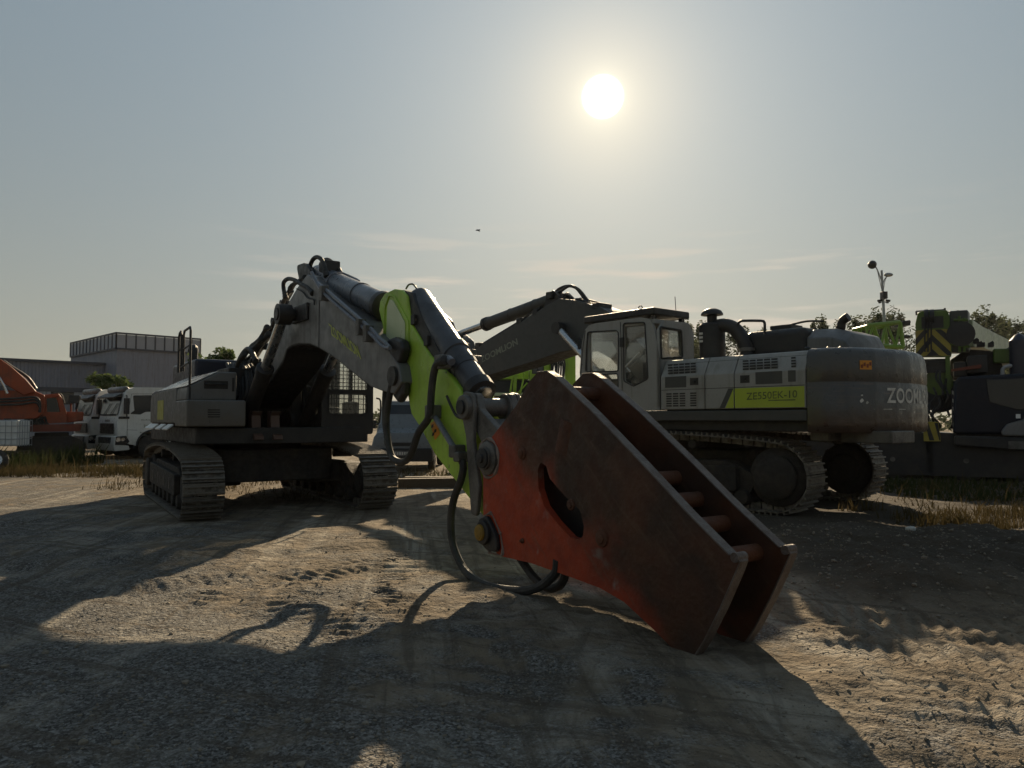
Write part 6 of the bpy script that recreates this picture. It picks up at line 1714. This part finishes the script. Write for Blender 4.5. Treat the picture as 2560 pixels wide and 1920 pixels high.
    a, c = g(2308, 1102), g(2350, 1055); m = MB(); m.prism(pol([(2308, 1054), (2346, 1055), (2352, 1102), (2310, 1102)]), -.5, -.42); ou = m.build('outrigger_plate', M['warn'], root)
    m = MB()
    for x in (2312, 2336): m.add([(*g(x, 1057, -.504),), (*g(x + 9, 1057, -.504),), (*g(min(2351, x + 24), 1100, -.504),), (*g(x + 12, 1100, -.504),)], [(0, 1, 2, 3)])
    m.build('outrigger_stripe', M['black'], ou, smooth=0)
    m = MB(); m.box((g(1830, 0)[0], -.42, g(0, 1188)[2]), (g(2600, 0)[0], 2.0, g(0, 1082)[2])); m.box((g(2050, 0)[0], .1, g(0, 1104)[2]), (g(2296, 0)[0], 2.0, g(0, 1000)[2])); m.box((g(2080, 0)[0], -.3, g(0, 1178)[2]), (g(2180, 0)[0], .2, g(0, 1150)[2])); m.box((g(2312, 0)[0], -.42, g(0, 1180)[2]), (g(2330, 0)[0], -.1, g(0, 1100)[2])); m.build('carrier_chassis', M['black'], root)
    for x in (2130, 2230, 2410, 2560):
        for d in (-.2, 1.5): wheel(root, (g(x, 0)[0], d, .55), .55, .4, (1, 0, 0) if False else (0, -1, 0))
    m = MB(); m.lathe(g(2552, 945, .2), (0, 0, 1), ((0, .2), (.02, .23), (1.0, .23), (1.05, .18), (1.15, .1), (1.2, .02)), 20); m.build('air_intake_stack', M['blueblack'], root)


build_mobile_crane()


def build_lattice():
    """short green lattice jib on trestles beyond the counterweight"""
    Y = 34.0; b = at(2225, 1130, Y)
    root = thing('lattice_jib', (b.x, b.y, 0), 0, 'bright green lattice jib section standing behind the dark counterweight', 'crane jib')
    o = Vector((b.x, b.y, 0)); g = lambda px, py, dy=0.0: (lambda p: (p.x - o.x, dy, p.z))(at(px, py, Y))
    m = MB(); A0, A1 = (2168, 814), (2250, 806); B0, B1 = (2166, 862), (2258, 868)
    for d in (0, 1.4):
        m.tube([g(*A0, d), g(*A1, d)], .10, 8); m.tube([g(*B0, d), g(*B1, d)], .10, 8); m.tube([g(*A0, d), g(*B0, d)], .06, 8); m.tube([g(*A1, d), g(*B1, d)], .09, 8)
    split(m, 'chord', M['greenmid'], root)
    m = MB(); n = 5
    for d in (0, 1.4):
        for i in range(n):
            t0, t1 = i / n, (i + 1) / n; L_ = lambda P, Q, t: g(P[0] + (Q[0] - P[0]) * t, P[1] + (Q[1] - P[1]) * t, d)
            m.tube([L_(A0, A1, t0), L_(B0, B1, t1)] if i % 2 else [L_(B0, B1, t0), L_(A0, A1, t1)], .055, 6)
    for t in (0, .33, .66, 1):
        for P, Q in ((A0, A1), (B0, B1)): m.tube([g(P[0] + (Q[0] - P[0]) * t, P[1] + (Q[1] - P[1]) * t, 0), g(P[0] + (Q[0] - P[0]) * t, P[1] + (Q[1] - P[1]) * t, 1.4)], .055, 6)
    m.build('lacing', M['greenmid'], root)
    m = MB(); m.box((g(2252, 0)[0], .2, g(0, 812)[2]), (g(2262, 0)[0], 1.2, g(0, 800)[2])); m.tube([g(2258, 806, .6), g(2292, 800, .6)], .08, 8); m.tube([g(2256, 840, .6), g(2290, 838, .6)], .08, 8); m.build('head_sheave', M['black'], root)
    m = MB()
    for x in (2176, 2240):
        for d in (.1, 1.3): m.tube([(g(x - 6, 0)[0], d, 0), g(x, 862, d)], .06, 6); m.tube([(g(x + 8, 0)[0], d, 0), g(x, 862, d)], .06, 6)
    m.build('trestle', M['black'], root)


build_lattice()


def build_haze():
    """the milky autumn air over the yard"""
    m = MB(); m.box((-260, -60, -1.6), (260, 330, 24)); o = m.build('haze', M['glass'], smooth=0); o['kind'] = 'stuff'
    mt = bpy.data.materials.new('pale_haze'); mt.use_nodes = True; nt = mt.node_tree; nt.nodes.clear()
    v = nt.nodes.new('ShaderNodeVolumePrincipled'); v.inputs['Color'].default_value = (.92, .93, .95, 1); v.inputs['Density'].default_value = HAZE_DENSITY; v.inputs['Anisotropy'].default_value = .45
    out = nt.nodes.new('ShaderNodeOutputMaterial'); nt.links.new(v.outputs[0], out.inputs['Volume'])
    o.data.materials.clear(); o.data.materials.append(mt)


HAZE_DENSITY = 0.00009
build_haze()
